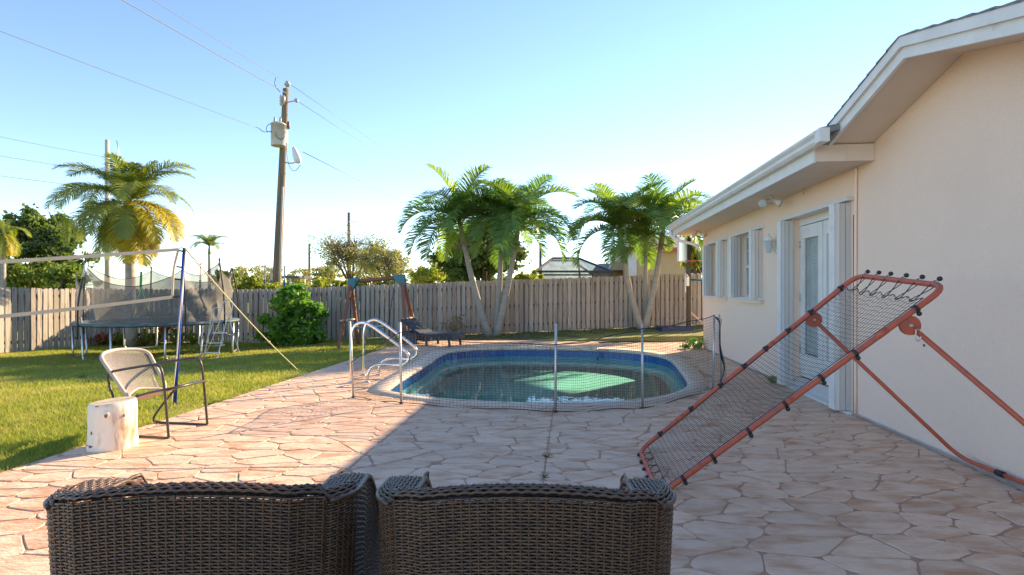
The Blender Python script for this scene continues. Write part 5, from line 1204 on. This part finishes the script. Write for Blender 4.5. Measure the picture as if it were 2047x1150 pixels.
def tree(x, ytop, ybot, wpx, Y, label, mat, n, size, seed, base_z=-.3, blobs=None, r0=.16, cat='tree', group='trees beyond the fence', shell=.5, name='tree', nb=5, forks=3, sparse=False):
    q = random.Random(seed); cx = (x - 1023) / F * Y; zt = CAMH + (578 - ytop) / F * Y; zb = CAMH + (578 - ybot) / F * Y; w = wpx / F * Y / 2; hz = (zt - zb) / 2; zc = (zt + zb) / 2
    base = Vector((cx, Y, base_z)); t = empty(name, base, label, cat, group); B = []
    for k in range(nb):
        a = k * 2.4; B.append(((cx + .55 * w * math.cos(a) * (k > 0), Y + .55 * w * math.sin(a) * (k > 0), zc + hz * (q.uniform(-.45, .35) if k else .1)), (w * q.uniform(.42, .62), w * q.uniform(.42, .62), hz * q.uniform(.5, .65)), 14))
    limbs(base, [Vector(b[0]) + Vector((0, 0, b[1][2] * .3)) for b in B], r0, t, seed=seed, forks=forks)
    leaves('crown', B, n, size, mat, t, seed, shell); return t
tree(95, 418, 560, 150, 25, 'tall dark green tree behind the left fence', M['leafd'], 13000, .10, 31, nb=8, r0=.2)
tree(40, 505, 600, 210, 23, 'broad mid-green tree low behind the left fence', M['leafm'], 12000, .085, 32, nb=7)
tree(-30, 440, 560, 130, 27, 'dark tree at the left edge behind the yellow palm', M['leafd'], 3500, .15, 33)
tree(140, 520, 600, 90, 21.5, 'small olive-green tree between the dark tree and the queen palm', M['leafm'], 3500, .09, 34)
tree(968, 425, 570, 175, 24, 'dense dark green tree behind the left palm clump', M['leafd'], 13000, .11, 35, nb=8, r0=.15)
tree(702, 455, 580, 170, 42, 'bare twiggy tree with sparse olive leaves round the far pole', M['leafo'], 6500, .065, 36, nb=11, forks=60, r0=.17, shell=.3)
tree(778, 470, 585, 110, 40, 'olive-yellow thin tree right of the bare tree', M['leafo'], 7500, .075, 37, nb=7, forks=30, shell=.3)
tree(862, 508, 585, 75, 34, 'small yellow-green tree left of the palms', M['leafy'], 5500, .075, 38)
tree(1060, 535, 590, 60, 23, 'small bright shrub-like tree right of the left palms', M['leafy'], 1800, .09, 39)
tree(1400, 470, 545, 60, 21, 'yellow leaved tree behind the far house corner', M['leafy'], 1800, .12, 40)
for i, (x, yt, w, Y, mt) in enumerate(((470, 520, 90, 85, 'leafo'), (540, 522, 100, 95, 'leafo'), (600, 528, 90, 90, 'leafo'), (650, 522, 70, 80, 'leafo'), (445, 530, 60, 75, 'leafm'), (740, 505, 90, 75, 'leafo'), (835, 535, 60, 70, 'leafo'), (905, 530, 60, 75, 'leafm'), (1010, 540, 90, 80, 'leafm'))):
    L = ('far hazy tree just right of the small distant palm', 'far hazy tree left of the utility pole', 'far hazy tree right of the utility pole', 'far hazy tree left of the bare tree', 'far green tree below the small distant palm', 'far olive tree behind the bare tree', 'far olive tree left of the small yellow-green tree', 'far green tree right of the small yellow-green tree', 'far green tree low behind the left palm clump')[i]
    tree(x, yt, 590, w, Y, L, M[mt], 3200, .17, 50 + i, group='far tree line', nb=4, forks=4, r0=.2)
for i, (x, yt, w) in enumerate(((465, 552, 46), (505, 546, 50), (548, 556, 40), (600, 556, 46), (640, 546, 52), (682, 552, 44), (725, 560, 50), (765, 556, 46), (812, 562, 44), (850, 560, 40))):
    L = ('leftmost', 'second', 'third', 'fourth', 'fifth', 'sixth', 'seventh', 'eighth', 'ninth', 'rightmost')[i] + (' from the left' if 0 < i < 9 else '') + ' of the yellow-green shrubs topping the back fence'
    tree(x, yt, 610, w, 20.5 + .4 * (i % 3), L, M['leafy'], 2200, .075, 70 + i, cat='shrub', name='shrub', group='shrubs behind the back fence', nb=4, r0=.04, forks=5)

# round bush in front of the fence
Yb = 16.9; bc = px(590, 630, Yb); bb_ = Vector((bc.x, Yb, gz(bc.x, Yb))); t = empty('round_bush', bb_, 'large round glossy green bush in front of the back fence', 'bush')
B = [((bc.x, Yb, bb_.z + .75), (.85, .7, .7), 26), ((bc.x - .5, Yb - .15, bb_.z + .6), (.5, .5, .5), 14), ((bc.x + .5, Yb - .1, bb_.z + .7), (.55, .5, .55), 14), ((bc.x - .05, Yb - .1, bb_.z + 1.35), (.6, .5, .42), 16), ((bc.x + .15, Yb, bb_.z + 1.6), (.3, .3, .25), 8), ((bc.x - .3, Yb - .2, bb_.z + .3), (.7, .5, .35), 14), ((bc.x + .4, Yb - .2, bb_.z + .3), (.5, .5, .35), 12)]
limbs(bb_, [Vector(b[0]) for b in B], .05, t, 'stem', seed=3, forks=6); leaves('foliage', B, 6500, .085, M['bush'], t, 80, .6, .5)

# strappy plants, red plants and twigs along the fence
def rosette(p, n, L, mat, label, cat, seed, up=1.0, w=.05, group=None, name='plant'):
    q = random.Random(seed); t = empty(name, p, label, cat, group); me = None
    m0 = MB()
    for k in range(3):
        pass
    for k in range(n):
        az = k * 2.4 + q.uniform(-.3, .3); el = q.uniform(.5, 1.35) * up; l_ = L * q.uniform(.7, 1.1); d = Vector((math.cos(az) * math.cos(el), math.sin(az) * math.cos(el), math.sin(el))); s = Vector((-math.sin(az), math.cos(az), 0))
        m = MB(); P = [p, p + d * l_ * .4, p + d * l_ * .75 + Vector((0, 0, -.12 * l_)), p + d * l_ + Vector((0, 0, -.38 * l_))]; wd = [w * .5, w, w * .85, .004]
        m.add([c for a, ww in zip(P, wd) for c in (a - s * ww, a + s * ww)], [(2 * i, 2 * i + 1, 2 * i + 3, 2 * i + 2) for i in range(3)], True); m.build('leaf', mat, t)
    return t
for i, (x, y, n, L, mt, lb, ct) in enumerate(((205, 690, 16, .75, 'ti', 'low red leaved plant left under the trampoline', 'plant'), (225, 693, 16, .75, 'brom', 'strappy green plant beside the left red plant', 'plant'), (262, 690, 18, .85, 'brom', 'strappy plant under the queen palm', 'plant'), (290, 692, 18, .95, 'brom', 'tall strappy yellow-green plant behind the green strap', 'plant'), (330, 690, 20, 1.15, 'ti', 'tall red ti plant behind the trampoline', 'plant'), (355, 692, 18, .9, 'brom', 'strappy plant right of the red ti plant', 'plant'), (385, 692, 16, .8, 'brom', 'strappy plant left of the step ladder', 'plant'), (240, 690, 16, .7, 'brom', 'short strappy plant left of the queen palm trunk', 'plant'), (312, 690, 16, .8, 'brom', 'strappy plant between the green strap and the red ti plant', 'plant'), (180, 692, 14, .6, 'ti', 'small red leaved plant at the left trampoline leg', 'plant'))):
    p = px(x, 640, 17.2); p.z = gz(p.x, 17.2) + (.35 if L > 1.1 else 0); rosette(p, n, L, M[mt], lb, ct, 100 + i, 1.0, .045, 'strap-leaved plants along the fence', 'strappy_plant')
# dry twiggy shrub beside the chaise
p = px(905, 672, 17.3); p.z = bedz(p.x, p.y); t = empty('dry_shrub', p, 'dry brown twiggy shrub behind the chaise longue', 'shrub'); q = random.Random(4); m = MB()
for k in range(60):
    a = q.uniform(0, 6.283); d = Vector((math.cos(a) * q.uniform(.1, .7), math.sin(a) * q.uniform(.1, .4), q.uniform(.3, 1))).normalized(); l_ = q.uniform(.35, 1.05); p1 = p + d * l_ * .5; p2 = p1 + (d + Vector((q.uniform(-.5, .5), q.uniform(-.3, .3), q.uniform(-.2, .4)))) * l_ * .4; m.tube([p, p1, p2], [.007, .005, .002], 4, False)
m.build('twigs', M['fruit'], t); leaves('dry_leaves', [((p.x, p.y, p.z + .4), (.5, .3, .4), 14)], 260, .035, M['dry'], t, 81, .2)
# ground cover on the bed, weeds by the wall
g = np.random.default_rng(5); n = 2600; X = g.uniform(-3, 7, n); Yy = g.uniform(16.2, 18.5, n); Z = np.array([bedz(a, b) for a, b in zip(X, Yy)]); an = g.random(n) * 6.283; ln = .03 + .07 * g.random(n)
V_ = np.stack([np.stack([X - np.cos(an) * .012, Yy - np.sin(an) * .012, Z - .01], 1), np.stack([X + np.cos(an) * .012, Yy + np.sin(an) * .012, Z - .01], 1), np.stack([X + g.normal(size=n) * .04, Yy + g.normal(size=n) * .04, Z + ln], 1)], 1)
tag(link('ground_cover', np_mesh('ground_cover', V_, np.arange(3 * n).reshape(-1, 3), M['leafm'])), 'thin weeds and grass growing on the planting bed', None, None, 'stuff')
def weed(p, r_, n, label, seed):
    t = empty('weed', p, label, 'weed'); leaves('foliage', [((p.x, p.y, p.z + r_ * .35), (r_, r_, r_ * .4), 12)], n, max(.006, r_ * .11), M['bush'], t, seed, .3, .4); m = MB(); q = random.Random(seed)
    for k in range(10): m.tube([p, p + Vector((q.uniform(-r_, r_), q.uniform(-r_, r_), r_ * q.uniform(.3, .9)))], .003, 4, False)
    m.build('stems', M['bark'], t)
weed(HP(8.45, -.14, .008), .13, 260, 'green weed at the wall foot left of the french doors', 91)
weed(HP(13.4, -.25, .01), .30, 700, 'patch of green weeds at the far house corner', 92)
weed(Vector((.305, 4.72, .006)), .05, 50, 'tiny weed in the patio joint behind the right armchair', 93)
weed(Vector((.245, 4.22, .006)), .04, 40, 'tiny weed in the patio joint close behind the right armchair', 94)
